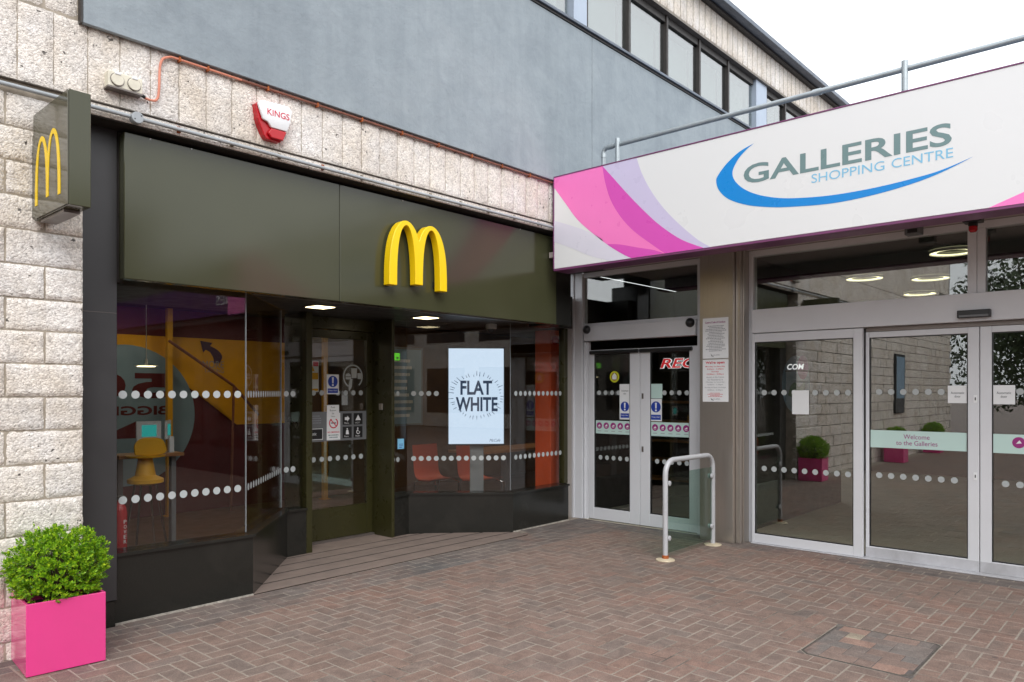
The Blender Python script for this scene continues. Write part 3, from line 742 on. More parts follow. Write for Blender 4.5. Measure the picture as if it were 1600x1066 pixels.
# the glazed door
door = link('door', None, Vector((4.4, 6.33, 0)), shop); fd = FY(6.335)
for nm, a in (('stile', (3.93, 4.02, .03, 2.115)), ('stile', (4.785, 4.857, .03, 2.115)), ('top_rail', (4.022, 4.783, 2.035, 2.115)), ('kick_panel', (4.022, 4.783, .03, .34))):
    rect(fd, *a, -.045, 0).build(nm, 'olive_dark', door, .002)
dpane = rect(fd, 4.022, 4.783, .342, 2.033, -.025, -.015).build('door_glass', 'glass_door', door)
fs = FY(6.348)
def mandatory(fr, u0, u1, z0, z1, parent, name='keep_clear_sign', text='Keep clear'):
    q = rect(fr, u0, u1, z0, z1, .0005, .0025).build(name, 'white', parent); w, h = u1-u0, z1-z0; uc = (u0+u1)/2
    r = min(w*.42, h*.29); zc = z1-h*.36
    MB().disc(fr, uc, zc, r, .003, .003, 24).build('blue_disc', 'sign_blue', parent)
    MB().poly(fr, [(uc-r*.2, zc+r*.75), (uc+r*.2, zc+r*.75), (uc+r*.13, zc-r*.3), (uc-r*.13, zc-r*.3)], .0034, .0034).disc(fr, uc, zc-r*.62, r*.19, .0034, .0034, 12).build('exclamation_mark', 'white', parent)
    rect(fr, u0+w*.08, u1-w*.08, z0+h*.06, z0+h*.29, .003, .003).build('blue_bar', 'sign_blue', parent)
    txt('lettering', text, fr, u0+w*.15, u1-w*.15, z0+h*.13, z0+h*.23, .0034, 'white', parent)
def lines(fr, u0, u1, z0, z1, n, mat, parent, d=.003):  # lines of small print
    mb = MB(); r = random.Random(n)
    for k in range(n):
        z = z1-(z1-z0)*(k+.5)/n; h = (z1-z0)/n*.22; L = (u1-u0)*r.uniform(.45, .95)
        x = (u0+u1-L)/2
        while x < (u0+u1+L)/2-.004:
            w = r.uniform(.006, .02); mb.face([fr.p(a, b, d) for a, b in ((x, z-h), (x+w, z-h), (x+w, z+h), (x, z+h))]); x += w+.004
    mb.build('small_print', mat, parent)
mandatory(fs, 4.30, 4.444, 1.474, 1.672, dpane)
rect(fs, 4.11, 4.80, 1.005, 1.30, .0005, .0015).build('notice_strip', 'grey_stand', dpane)
rect(fs, 4.30, 4.46, 1.015, 1.285, .002, .003).build('no_smoking_notice', 'white', dpane)
MB().ring(fs, 4.38, 1.185, .042, .054, .0035, 28).poly(fs, [(4.345, 1.215), (4.352, 1.222), (4.415, 1.157), (4.408, 1.150)], .0035, .0035).build('red_ring', 'red_text', dpane)
rect(fs, 4.35, 4.41, 1.18, 1.19, .0032, .0032).build('cigarette', 'dark_text', dpane)
txt('lettering', 'NO SMOKING', fs, 4.31, 4.45, 1.085, 1.102, .0036, 'red_text', dpane, bold=.02)
lines(fs, 4.315, 4.445, 1.03, 1.075, 2, 'teal', dpane, .0036)
rect(fs, 4.30, 4.444, 1.225, 1.366, .0042, .0052).build('push_button_notice', 'white', dpane)
for k, w_ in enumerate(('Push', 'Button', 'to', 'Open')): 
    wd = .012*len(w_); txt('lettering', w_, fs, 4.372-wd/2, 4.372+wd/2, 1.335-k*.031, 1.351-k*.031, .0056, 'dark_text', dpane)
for k, (u, z, w_) in enumerate(((4.545, 1.22, 'Menu'), (4.68, 1.22, 'HOT'), (4.545, 1.085, 'Floor'), (4.68, 1.085, 'Access'))):
    rect(fs, u-.055, u+.055, z-.058, z+.058, .002, .003).build('pictogram', 'black', dpane)
    if k == 0: MB().poly(fs, [(u-.03, z-.01), (u-.03, z+.02), (u, z+.02), (u, z+.035), (u+.03, z+.005), (u, z-.025), (u, z-.01)], .0035, .0035).build('pictogram_mark', 'white', dpane)
    elif k == 1: MB().poly(fs, [(u-.035, z-.015), (u+.035, z-.015), (u, z+.042)], .0035, .0035).build('pictogram_mark', 'white', dpane)
    elif k == 2: MB().disc(fs, u, z+.035, .008, .0035, .0035, 10).poly(fs, [(u-.012, z+.024), (u+.012, z+.024), (u+.022, z-.02), (u-.018, z-.02)], .0035, .0035).build('pictogram_mark', 'white', dpane)
    else: MB().disc(fs, u-.005, z+.037, .008, .0035, .0035, 10).ring(fs, u, z-.0, .016, .023, .0035, 18, 100, 380).poly(fs, [(u-.01, z+.026), (u, z+.026), (u+.004, z+.005), (u-.006, z+.005)], .0035, .0035).build('pictogram_mark', 'white', dpane)
    txt('lettering', w_, fs, u-.035, u+.02, z-.048, z-.032, .0036, 'white', dpane)
rect(fs, 4.07, 4.26, 1.165, 1.28, .002, .003).build('notice', 'grey_stand', dpane); lines(fs, 4.10, 4.25, 1.18, 1.27, 4, 'grey_text', dpane, .0035)
rect(fs, 4.07, 4.26, 1.02, 1.14, .002, .003).build('automatic_notice', 'black', dpane)
MB().rect(fs, 4.07, 4.256, 1.024, 1.03, .0032, .0035).rect(fs, 4.07, 4.256, 1.13, 1.136, .0032, .0035).rect(fs, 4.25, 4.256, 1.03, 1.13, .0032, .0035).build('notice_border', 'white', dpane)
txt('lettering', 'Automatic', fs, 4.04, 4.18, 1.07, 1.10, .0036, 'white', dpane)
rect(fs, 4.06, 4.215, 1.50, 1.80, -.012, -.010).build('yellow_notice', 'white', dpane)
MB().poly(fs, [(4.08, 1.70), (4.17, 1.70), (4.125, 1.79)], -.009, -.009).rect(fs, 4.065, 4.21, 1.62, 1.685, -.0095, -.009).rect(fs, 4.065, 4.21, 1.505, 1.53, -.0095, -.009).build('warning_marks', 'yellow_in', dpane)
rect(fs, 4.15, 4.212, 1.75, 1.795, -.0095, -.009).build('warning_block', 'red_text', dpane)
# round rubbish bin emblem
MB().ring(fs, 4.616, 1.655, .108, .122, .003, 36, -50, 240).build('round_emblem', 'dot', dpane)
MB().poly(fs, [(4.60, 1.64), (4.66, 1.64), (4.668, 1.74), (4.592, 1.74)], .003, .003).poly(fs, [(4.675, 1.63), (4.72, 1.63), (4.725, 1.69), (4.67, 1.69)], .003, .003).poly(fs, [(4.525, 1.655), (4.59, 1.655), (4.585, 1.675), (4.56, 1.69), (4.53, 1.677)], .003, .003).poly(fs, [(4.525, 1.648), (4.595, 1.648), (4.59, 1.625), (4.53, 1.625)], .003, .003).poly(fs, [(4.58, 1.63), (4.61, 1.63), (4.60, 1.545), (4.565, 1.50), (4.56, 1.56)], .003, .003).build('emblem_marks', 'dot', dpane)
for z in (1.487, .83):
    for k in range(7):
        u = 4.15+.0945*k
        if z > 1 and k in (2,): continue
        MB().disc(fs, u, z, .026, .0006, .0006, 18).build('dot', 'dot', dpane)

# ------------------------------------------------------------------ yellow arches on the fascia
ar = thing('arch_sign', 'large glossy yellow letter M arches standing off the olive fascia', 'sign', (4.23, 4.93, 2.39))
ap = [(u+4.232, z+2.385) for u, z in arch_outline(.65, .555, .084, .040, .7, .05)]
M_ = MB().poly(FY(4.948), ap, 0, .078).build('arches', 'yellow', ar, .004)
for x, z in ((3.98, 2.45), (4.235, 2.47), (4.49, 2.45)): box(x-.02, x+.02, 4.95, 4.969, z-.025, z+.025).build('stand_off', 'black', ar)
dome = thing('dome_camera', 'small white dome camera under the olive fascia', 'camera', (5.95, 5.6, 2.14))
MB().lathe((5.955, 5.66, 2.2415), (0, 0, -1), ((0, .06), (.004, .062), (.05, .062), (.055, .052)), 20).build('housing', 'white_plastic', dome, 0, True)
MB().lathe((5.955, 5.66, 2.187), (0, 0, -1), ((0, .048), (.02, .045), (.04, .03), (.05, .006)), 18).build('dome', 'black', dome, 0, True)
fB = Fr((5.127+.055*.687, 6.07+.055*.727), (.807, -.750), (-.75, -.807))
eb = thing('exit_button_sign', 'small blue lit sign on the window beside the restaurant door', 'sign', (5.03, 6.05, .89))
rect(FY(6.03), 4.925, 5.025, .90, 1.02, -.004, .012).build('case', 'black', eb, .002)
rect(FY(6.03), 4.933, 5.017, .908, 1.012, .0125, .0135).build('face', M['sky_blue'], eb)
lines(FY(6.03), 4.94, 5.01, .915, .965, 3, 'sign_blue', eb, .0142)
ex = thing('exit_sign', 'small green lit exit sign behind the restaurant window', 'sign', (5.2, 6.5, 1.85))
rect(FY(6.45), 5.19, 5.32, 1.845, 1.925, -.02, 0).build('case', 'exit', ex, .002)
MB().rect(FY(6.45), 5.27, 5.30, 1.86, 1.88, .001, .002).build('symbol', 'white', ex)

# ------------------------------------------------------------------ display screen and inside of the restaurant
sn = Vector((-.687, -.727, 0)); fsn = Fr((5.13+.2*.687, 6.06+.2*.727), (.727, -.687), (-.687, -.727))
scr = thing('display_screen', 'tall lit advertising screen reading FLAT WHITE inside the window', 'screen', (5.9, 5.8, .43))
rect(fsn, .395, 1.02, .915, 1.985, -.05, -.001).build('bezel', 'black', scr, .004)
disp = rect(fsn, .408, 1.006, .932, 1.968, 0, .0008).build('display', 'screen', scr)
rect(fsn.at(-.06), .64, .79, .0, .93, -.07, 0).build('stand', 'grey_stand', scr, .004)
txt('lettering', 'FLAT', fsn, .535, .88, 1.465, 1.62, .002, 'screen_ink', disp, bold=.03)
txt('lettering', 'WHITE', fsn, .485, .94, 1.285, 1.44, .002, 'screen_ink', disp, bold=.03)
rays = MB(); r2 = random.Random(3)
for k in range(44):
    a = 2*math.pi*k/44+r2.uniform(-.03, .03); r0 = 1.0+r2.uniform(.02, .08); r1 = r0+r2.uniform(.06, .28)
    if abs(math.sin(a)) < .12 and r2.random() < .6: continue
    f_ = lambda r: (.712+.245*r*math.cos(a), 1.452+.205*r*math.sin(a))
    p0, p1 = f_(r0), f_(r1); nx_, nz_ = -math.sin(a)*.0035, math.cos(a)*.0035
    rays.face([fsn.p(u, z, .002) for u, z in ((p0[0]-nx_, p0[1]-nz_), (p1[0]-nx_*.6, p1[1]-nz_*.6), (p1[0]+nx_*.6, p1[1]+nz_*.6), (p0[0]+nx_, p0[1]+nz_))])
rays.build('ray_marks', 'screen_ink', disp)
txt('lettering', 'McCafé', fsn, .85, .97, .955, .985, .002, 'screen_ink', disp, italic=.4)

room = link('restaurant_interior', None, Vector((5, 7.5, 0))); structure(room)
MB().extrude_xy([(1.62, 5.22), (2.78, 5.22), (3.60, 6.10), (3.86, 6.14), (3.93, 6.41), (4.85, 6.41), (4.91, 6.15), (5.17, 6.18), (5.98, 5.46), (6.95, 5.48), (11, 5.62), (11, 9.5), (1.62, 9.5)], -.02, .004).build('floor', 'in_floor', room)
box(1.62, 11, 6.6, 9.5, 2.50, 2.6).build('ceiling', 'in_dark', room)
box(1.62, 11, 9.22, 9.4, 0, 2.5).build('back_wall', 'maroon', room)
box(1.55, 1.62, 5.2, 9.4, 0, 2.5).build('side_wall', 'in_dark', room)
box(11, 11.1, 5.6, 9.4, 0, 2.5).build('end_wall', 'wood_wall', room)
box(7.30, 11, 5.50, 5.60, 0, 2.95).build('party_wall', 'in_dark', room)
box(5.6, 11, 9.10, 9.21, 0, 2.5).build('wood_panel', 'wood_wall', room)
fw = FY(9.21)
mural = thing('wall_mural', 'maroon wall mural with pale blue circle and reversed lettering inside the restaurant', 'mural', (3.7, 9.2, .3))
MB().disc(fw, 3.47, 1.22, .83, .0045, .0065, 56).build('circle', 'mural_blue', mural)
txt('lettering', '0', fw, 3.06, 3.48, 1.42, 1.72, .0085, 'maroon', mural, bold=.04, mirror=True); txt('lettering', '5', fw, 3.55, 3.98, 1.42, 1.72, .0085, 'maroon', mural, bold=.04, mirror=True)
txt('lettering', 'BIGGEST', fw, 3.02, 3.98, 1.22, 1.33, .0085, 'maroon', mural, bold=.03, mirror=True)
MB().poly(fw, [(3.15, .95), (3.9, .95), (3.6, 1.15)], .0085, .0085).build('shape', 'maroon', mural)
MB().poly(fw, [(3.3, 2.17), (5.58, 2.17), (5.58, 1.07), (4.86, 1.07), (4.30, 1.50), (3.9, 1.78), (3.3, 1.9)], .001, .004).build('yellow_field', 'amber', mural)
MB().poly(fw, spline([(4.62, 1.86), (4.66, 1.95), (4.60, 2.03), (4.50, 2.08)], 5)+[(4.53, 2.12), (4.37, 2.14), (4.41, 1.99), (4.44, 2.03)]+spline([(4.50, 2.00), (4.54, 1.93), (4.55, 1.86)], 5), .007, .008).build('arrow', 'plum', mural)
txt('lettering', 'MORE', fw, 4.40, 4.68, 1.80, 1.89, .009, 'grey_text', mural)
txt('lettering', 'TASTING', fw, 4.42, 4.68, 1.74, 1.79, .009, 'grey_text', mural)
for nm, lab, x, y, h in (('yellow_post', 'slim yellow post inside the left restaurant window', 3.93, 9.08, 2.5), ('yellow_post', 'slim yellow post seen through the restaurant door', 6.0, 8.9, 2.5)):
    q = thing(nm, lab, 'post', (x, y, 0)); box(x-.031, x+.031, y-.031, y+.031, .012, h-.002).build('shaft', 'yellow_in', q); box(x-.06, x+.06, y-.06, y+.06, .0042, .011).build('base_plate', 'yellow_in', q)
# stair-like rail on the mural side
rl = thing('brown_handrail', 'brown tubular handrail crossing the yellow mural', 'handrail', (4.5, 9.0, 0))
MB().tube([(3.85, 8.9, 2.1), (4.65, 8.9, 1.58), (5.0, 8.9, 1.2)], .018, 8).build('rail', 'rustpipe', rl)
MB().tube([(4.66, 8.9, 1.57), (4.62, 8.9, 0.004)], .016, 8).build('post', 'rustpipe', rl)
pl_ = thing('pendant_lamp', 'flat white pendant lamp hanging inside the left restaurant window', 'lamp', (3.23, 8, 1.75))
MB().tube([(3.228, 8, 2.499), (3.228, 8, 1.84)], .004, 6).build('cord', 'white_plastic', pl_)
MB().lathe((3.228, 8, 1.84), (0, 0, -1), ((0, .012), (.06, .016), (.065, .11), (.075, .112)), 20).build('shade', 'white_plastic', pl_, 0, True)
MB().lathe((3.228, 8, 1.762), (0, 0, -1), ((0, .09), (.004, .085)), 18).build('bulb', 'lamp_soft', pl_)
for x, y, lab in ((3.25, 8.4, 'lit square ceiling light above the pendant lamp inside'), (4.15, 7.2, 'lit round downlight inside beside the angled restaurant window'), (4.75, 8.0, 'lit round downlight inside above the restaurant door'), (7.6, 7.4, 'lit round downlight inside above the dining table'), (8.9, 6.9, 'lit round downlight near the brown wall inside')):
    q = thing('downlight', lab, 'light', (x, y, 2.48), 'ceiling lights inside the restaurant')
    MB().lathe((x, y, 2.498), (0, 0, -1), ((0, .10), (.012, .10)), 16).build('trim', 'white_plastic', q)
    MB().lathe((x, y, 2.4855), (0, 0, -1), ((0, .088), (.004, .085)), 16).build('lens', 'lamp', q)
kt = thing('tablet_table', 'narrow wooden counter with two tablet stands inside the left window', 'table', (2.72, 6.75, 0))
box(2.45, 3.0, 6.62, 6.92, .93, .96).build('top', 'wood', kt, .004); 
for x in (2.50, 2.95): box(x-.02, x+.02, 6.72, 6.78, .0045, .929).build('leg', 'grey_stand', kt)
for x in (2.70, 2.92):
    q = thing('tablet_stand', 'white framed tablet with green display on the counter' if x < 2.8 else 'second white tablet seen edge-on on the counter', 'tablet', (x, 6.7, .96))
    ft = Fr((x, 6.62), (1, 0), (0, -1)) if x < 2.8 else Fr((x, 6.72), (.55, .83), (.83, -.55))
    box(x-.02, x+.02, 6.69, 6.73, .961, 1.10).build('stalk', 'white_plastic', q)
    rect(ft, -.105, .105, 1.08, 1.245, -.03, -.012).build('frame', 'white_plastic', q, .006)
    rect(ft, -.062, .062, 1.112, 1.212, -.011, -.010).build('display', 'tablet', q)
chs = thing('yellow_chair', 'yellow moulded bar chair at the counter in the left window', 'chair', (2.60, 6.40, 0))
MB().poly(Fr((2.60, 6.36), (1, 0), (0, -1)), spline([(-.12, .98), (-.125, 1.06), (-.08, 1.11), (0, 1.12), (.09, 1.105), (.125, 1.05), (.12, .985), (0, .965)], 4), -.02, 0).build('backrest', 'yellow_in', chs, .006)
MB().lathe((2.60, 6.46, .72), (0, 0, 1), ((0, .06), (.02, .14), (.05, .14), (.08, .08), (.22, .055), (.235, .15), (.25, .155)), 16).build('seat', 'yellow_in', chs, 0, True)
for dx, dy in ((-.1, -.1), (.1, -.1), (-.1, .1), (.1, .1)): MB().tube([(2.60+dx*.6, 6.46+dy*.6, .73), (2.60+dx*1.5, 6.46+dy*1.5, .0045)], .009, 6).build('leg', 'chrome', chs)
fe = thing('fire_extinguisher', 'red fire extinguisher with white lettering inside the left window', 'fire extinguisher', (2.075, 5.45, .0))
MB().lathe((2.012, 5.42, .32), (0, 0, 1), ((0, .04), (.01, .046), (.35, .046), (.39, .038), (.415, .02), (.44, .016)), 16).build('cylinder', 'red', fe, 0, True)
box(1.99, 2.04, 5.40, 5.44, .762, .785).build('handle', 'black', fe); box(1.99, 2.09, 5.36, 5.48, .0045, .319).build('stand', 'in_dark', fe)
for k, ch_ in enumerate('POWER'): txt('lettering', ch_, FY(5.372), 2.018, 2.036, .60-k*.034, .625-k*.034, .003, 'white', fe)
oc = thing('orange_column', 'orange painted column inside the right end of the restaurant window', 'column', (7.1, 5.75, 0))
box(6.985, 7.28, 5.66, 5.90, .0042, 2.241).build('shaft', 'orange', oc, .004)
MB().lathe((7.05, 5.655, 2.12), (0, -1, 0), ((0, .05), (.04, .05), (.07, .02)), 14).build('sensor', 'red', oc, 0, True)
tb = thing('dining_table', 'light wood dining table behind the screen', 'table', (7.6, 6.9, 0))
box(6.75, 8.5, 6.6, 7.2, .70, .735).build('top', 'wood', tb, .006); box(7.5, 7.6, 6.85, 6.95, .0045, .699).build('leg', 'grey_stand', tb); box(7.3, 7.8, 6.7, 7.1, .0042, .02).build('foot', 'grey_stand', tb)
for cx_, cy_, lab in ((6.50, 6.35, 'orange chair with chrome legs right of the screen stand'), (6.15, 6.75, 'orange chair partly hidden behind the screen stand')):
    q = thing('orange_chair', lab, 'chair', (cx_, cy_, 0), 'orange chairs in the restaurant')
    prof = spline([(-.2, .47), (-.05, .445), (.12, .45), (.19, .52), (.21, .68), (.23, .85)], 5); mb = MB()
    for k in range(len(prof)-1):
        (y0, z0), (y1, z1) = prof[k], prof[k+1]
        mb.face([(cx_-.2, cy_+y0, z0), (cx_+.2, cy_+y0, z0), (cx_+.2, cy_+y1, z1), (cx_-.2, cy_+y1, z1)]); mb.face([(cx_-.2, cy_+y0, z0-.014), (cx_-.2, cy_+y1, z1-.014), (cx_+.2, cy_+y1, z1-.014), (cx_+.2, cy_+y0, z0-.014)])
    mb.build('shell', 'orange', q)
    for dx in (-1, 1):
        for dy in (-1, 1): MB().tube([(cx_+dx*.14, cy_+dy*.12, .43), (cx_+dx*.2, cy_+dy*.19, .40), (cx_+dx*.2, cy_+dy*.2, .0045)], .010, 6).build('leg', 'chrome', q)
pw = thing('menu_poster', 'framed pale poster on the wall behind the screen', 'poster', (6.3, 9.0, 1))
rect(FY(8.5), 6.60, 7.45, 1.0, 2.15, -.03, 0).build('frame', 'grey_stand', pw); rect(FY(8.5), 6.63, 7.42, 1.03, 2.12, .001, .003).build('sheet', 'mural_blue', pw); lines(FY(8.5), 6.7, 7.3, 1.1, 2.0, 9, 'white', pw, .005)

# ------------------------------------------------------------------ shopping centre entrance
XG = 7.15; fg = FX(XG)
ent = thing('shopping_centre_entrance', 'grey white aluminium shopping centre entrance with glazed doors under a white sign', 'entrance', (XG, 2, 0))
def yr(fr, ya, yb, z0, z1, d0, d1, name, mat, parent, bev=.003): return rect(fr, -max(ya, yb), -min(ya, yb), z0, z1, d0, d1).build(name, mat, parent, bev)
# left bay
yr(fg, 5.46, 5.285, 0, 2.90, -.08, .03, 'frame_post', 'alu', ent)
yr(fg, 5.44, 5.40, 0, 2.90, .031, .045, 'frame_bead', 'alu', ent)
yr(fg, 5.283, 5.218, 0, 2.085, -.05, .0, 'frame_post', 'alu', ent)
yr(fg, 5.272, 5.255, .001, 2.084, .001, .018, 'frame_bead', 'alu', ent)
yr(fg, 3.80, 3.67, 0, 2.90, -.08, .015, 'frame_post', 'alu', ent)
yr(fg, 3.755, 3.735, .001, 2.09, .016, .03, 'frame_bead', 'alu', ent)
yr(fg, 5.283, 3.803, 2.262, 2.30, -.06, .012, 'transom_rail', 'alu', ent)
yr(fg, 5.25, 3.803, 2.092, 2.259, -.06, .05, 'door_operator_cover', 'alu', ent)
yr(fg, 5.283, 3.803, 2.842, 2.90, -.06, .008, 'transom_rail', 'alu', ent)
yr(fg, 5.282, 3.804, 2.302, 2.84, -.03, -.02, 'transom_pane', 'glass_door', ent, 0)
for y in (5.20, 3.86):
    MB().lathe((XG-.051, y, 2.225), (-1, 0, 0), ((0, .05), (.02, .048), (.04, .03), (.05, .004)), 16).build('motion_sensor', 'black', ent, 0, True)
def leaf(y0, y1, z1, st_l, st_r, bot, top, d=0.0, mat='alu', name='door'):
    L = link(name, None, Vector((XG, (y0+y1)/2, 0)), ent); fr = FX(XG-d)
    yr(fr, y0, y0-st_l, .012, z1, -.045, 0, 'stile', mat, L); yr(fr, y1+st_r, y1, .012, z1, -.045, 0, 'stile', mat, L)
    yr(fr, y0-st_l-.0005, y1+st_r+.0005, .012, bot, -.045, -.0005, 'bottom_rail', mat, L); yr(fr, y0-st_l-.0005, y1+st_r+.0005, top, z1, -.045, -.0005, 'top_rail', mat, L)
    pn = yr(fr, y0-st_l, y1+st_r, bot, top, -.028, -.018, 'door_glass', 'glass_door', L, 0)
    gs = MB()
    e0, e1, b_, t_ = y0-st_l, y1+st_r, bot, top
    for a in ((e0, e0-.008, b_, t_), (e1+.008, e1, b_, t_), (e0-.008, e1+.008, b_, b_+.008), (e0-.008, e1+.008, t_-.008, t_)): gs.rect(fr, -max(a[0], a[1]), -min(a[0], a[1]), a[2], a[3], -.03, -.008)
    gs.build('gasket', 'black', L)
    return L, pn, fr.at(-.0165)
d1, p1, f1 = leaf(5.212, 4.514, 1.985, .075, .13, .147, 1.935)
d2, p2, f2 = leaf(4.508, 3.806, 1.985, .125, .095, .15, 1.935)
for L, ya, yb in ((d1, 5.175, 4.525), (d2, 4.498, 3.86)):
    MB().tube([(XG-.02, ya, 1.955), (XG-.02, yb, 1.955)], .022, 10).build('finger_guard', 'black', L, 0, True)
for L, y in ((d2, 4.475),):
    for z in (1.45, .86): yr(fg, y+.012, y-.012, z-.03, z+.03, .0005, .003, 'lock_plate', 'lip', L, .001)
def dotrow(fr, ys, z, pn, r=.0265):
    for y in ys: MB().disc(fr, -y, z, r, .0005, .0005, 18).build('dot', 'dot', pn)
dotrow(f1, [5.075-.0905*k for k in range(5)], 1.487, p1); dotrow(f1, [5.055-.0905*k for k in range(5)], .735, p1)
dotrow(f2, [4.30-.0905*k for k in range(5)], 1.487, p2); dotrow(f2, [4.30-.0905*k for k in range(5)], .735, p2)
for f, pn, ya, yb in ((f1, p1, 5.12, 4.645), (f2, p2, 4.375, 3.905)):
    yr(f, ya, yb, 1.012, 1.165, .001, .002, 'mint_band', 'mint', pn, 0)
    for k in range(5):
        yc = ya-.05-k*(ya-yb-.09)/4; MB().disc(f, -yc, 1.105, .038, .0025, .0025, 20).build('purple_symbol', 'mauve_text', pn)
        MB().poly(f, [(-yc-.02, 1.095), (-yc+.018, 1.10), (-yc+.004+.006*(k % 3), 1.12+.004*(k % 2)), (-yc-.012, 1.108)], .003, .003).rect(f, -yc-.015, -yc+.015, 1.085, 1.09, .003, .003).build('symbol_mark', 'white', pn)
        rect(f, -yc-.025, -yc+.025, 1.04, 1.046, .0025, .0025).build('small_print', 'grey_text', pn)
yr(f1, 4.79, 4.645, 1.183, 1.585, .001, .002, 'automatic_door_notice', 'white', p1, 0)
txt('lettering', 'Automatic', f1, -4.765, -4.67, 1.50, 1.52, .003, 'dark_text', p1); txt('lettering', 'door', f1, -4.735, -4.70, 1.467, 1.487, .003, 'dark_text', p1)
mandatory(f1.at(.0025), -4.785, -4.65, 1.19, 1.41, p1)
yr(f2, 4.375, 4.235, 1.425, 1.585, .001, .002, 'mint_notice', 'mint', p2, 0)
mandatory(f2.at(.0025), -4.385, -4.24, 1.175, 1.42, p2)
MB().disc(f1, -4.86, 1.67, .065, .001, .002, 28).build('yellow_sticker', 'lime', p1)
MB().ring(f1, -4.86, 1.67, .035, .045, .003, 24).build('sticker_ring', 'rustpipe', p1)
MB().poly(f1, [(-4.89, 1.64), (-4.83, 1.64), (-4.83, 1.68), (-4.86, 1.715), (-4.89, 1.68)], .0035, .0035).build('sticker_mark', 'white', p1)
# steel pillar
fp = FX(6.93)
MB().box(6.93, 7.13, 3.302, 3.664, 0, 2.90).build('pillar', 'steel', ent, .004)
MB().box(6.98, 7.14, 3.25, 3.3005, 0, 2.90).build('pillar_return', 'steel', ent, .004)
MB().box(7.03, 7.14, 3.235, 3.249, 0, 2.90).build('pillar_return', 'steel', ent, .002)
# main bay
yr(fg, 3.236, 3.19, 0, 2.90, -.08, .012, 'frame_post', 'alu', ent)
yr(fg, -.745, -.80, 0, 2.90, -.08, .012, 'frame_post', 'alu', ent)
yr(fg, 1.335, 1.268, 2.312, 2.841, -.08, .02, 'frame_post', 'alu', ent); yr(fg, 1.266, 1.205, 2.312, 2.841, -.08, .02, 'frame_post', 'alu', ent)
yr(fg, 3.189, -.744, 2.842, 2.90, -.08, .02, 'transom_rail', 'alu', ent)
yr(fg, 3.189, -.744, 2.078, 2.310, -.12, .055, 'door_header', 'alu', ent)
yr(fg, 3.188, 1.337, 2.312, 2.84, -.03, -.02, 'transom_pane', 'glass_door', ent, 0)
yr(fg, 1.203, -.743, 2.312, 2.84, -.03, -.02, 'transom_pane', 'glass_door', ent, 0)
fx1, q1, h1 = leaf(3.188, 2.148, 2.070, .03, .08, .098, 1.988, .05, name='fixed_panel')
sl1, q2, h2 = leaf(2.140, 1.256, 2.035, .03, .082, .108, 1.985, -.01, 'alu', 'sliding_door')
sl2, q3, h3 = leaf(1.250, .366, 2.035, .082, .03, .108, 1.985, -.01, 'alu', 'sliding_door')
fx2, q4, h4 = leaf(.355, -.74, 2.070, .08, .03, .098, 1.988, .05, name='fixed_panel')
yr(fg, 2.14, .366, 2.037, 2.077, -.08, -.01, 'door_track', 'lip', ent)
yr(fg, 3.189, -.74, .0, .011, -.10, .075, 'floor_track', 'alu_dirty', ent)
for L, ya, yb in ((sl1, 2.139, 1.257), (sl2, 1.249, .367)): yr(FX(XG+.01), ya-.001, yb+.001, .0125, .10, .0005, .0015, 'scuffed_kick_strip', 'alu_dirty', L, 0)
for L, y in ((sl1, 1.283),):
    for z in (1.44, .80): yr(FX(XG+.01), y+.013, y-.013, z-.032, z+.032, .0005, .004, 'lock_plate', 'white_plastic', L, .001); yr(FX(XG+.01), y+.004, y-.004, z-.012, z+.012, .0045, .006, 'keyhole', 'black', L, 0)
dotrow(h1, [3.066-.0985*k for k in range(9)], 1.49, q1); dotrow(h1, [3.066-.0985*k for k in range(9)], .745, q1)
dotrow(h2, [2.03-.0985*k for k in range(8)], 1.497, q2); dotrow(h2, [2.03-.0985*k for k in range(7)], .752, q2)
dotrow(h3, [1.075-.0985*k for k in range(7)], 1.50, q3); dotrow(h3, [1.075-.0985*k for k in range(7)], .752, q3)
yr(h1, 2.79, 2.63, 1.285, 1.512, .001, .002, 'white_notice', 'white', q1, 0)
yr(h2, 2.105, 1.345, 1.0, 1.155, .001, .002, 'mint_band', 'mint', q2, 0)
yr(h3, 1.162, .40, 1.0, 1.155, .001, .002, 'mint_band', 'mint', q3, 0)
txt('lettering', 'Welcome', h2, -1.83, -1.625, 1.085, 1.125, .003, 'mauve_text', q2); txt('lettering', 'to the Galleries', h2, -1.89, -1.565, 1.03, 1.07, .003, 'mauve_text', q2)
yr(h2, 1.487, 1.342, 1.403, 1.55, .001, .002, 'automatic_door_notice', 'white', q2, 0)
yr(h3, 1.162, 1.01, 1.397, 1.552, .001, .002, 'automatic_door_notice', 'white', q3, 0)
for f, pn, yc in ((h2, q2, 1.415), (h3, q3, 1.086)): txt('lettering', 'Automatic', f, -yc-.05, -yc+.05, 1.48, 1.50, .003, 'dark_text', pn); txt('lettering', 'door', f, -yc-.022, -yc+.022, 1.45, 1.47, .003, 'dark_text', pn)
for k in range(3): MB().disc(h3, -(.985-.14*k), 1.09, .045, .003, .003, 20).build('purple_symbol', 'mauve_text', q3); MB().poly(h3, [(-(1.005-.14*k), 1.08), (-(.965-.14*k), 1.085), (-(.98-.14*k), 1.11)], .0035, .0035).build('symbol_mark', 'white', q3)
sen = thing('door_sensor', 'black door sensor bar on the header over the sliding doors', 'sensor', (XG-.06, 1.275, 2.1))
yr(fg.at(.056), 1.395, 1.158, 2.105, 2.168, 0, .05, 'housing', 'black', sen, .006); yr(fg.at(.056), 1.38, 1.17, 2.11, 2.128, .051, .054, 'lens', 'grey_stand', sen, .002)
MB().box(7.03, 7.14, -.79, -.83, 0, 2.90).build('pillar_return', 'steel', ent); box(6.93, 7.13, -1.2, -.84, 0, 2.90).build('pillar', 'steel', ent, .004)
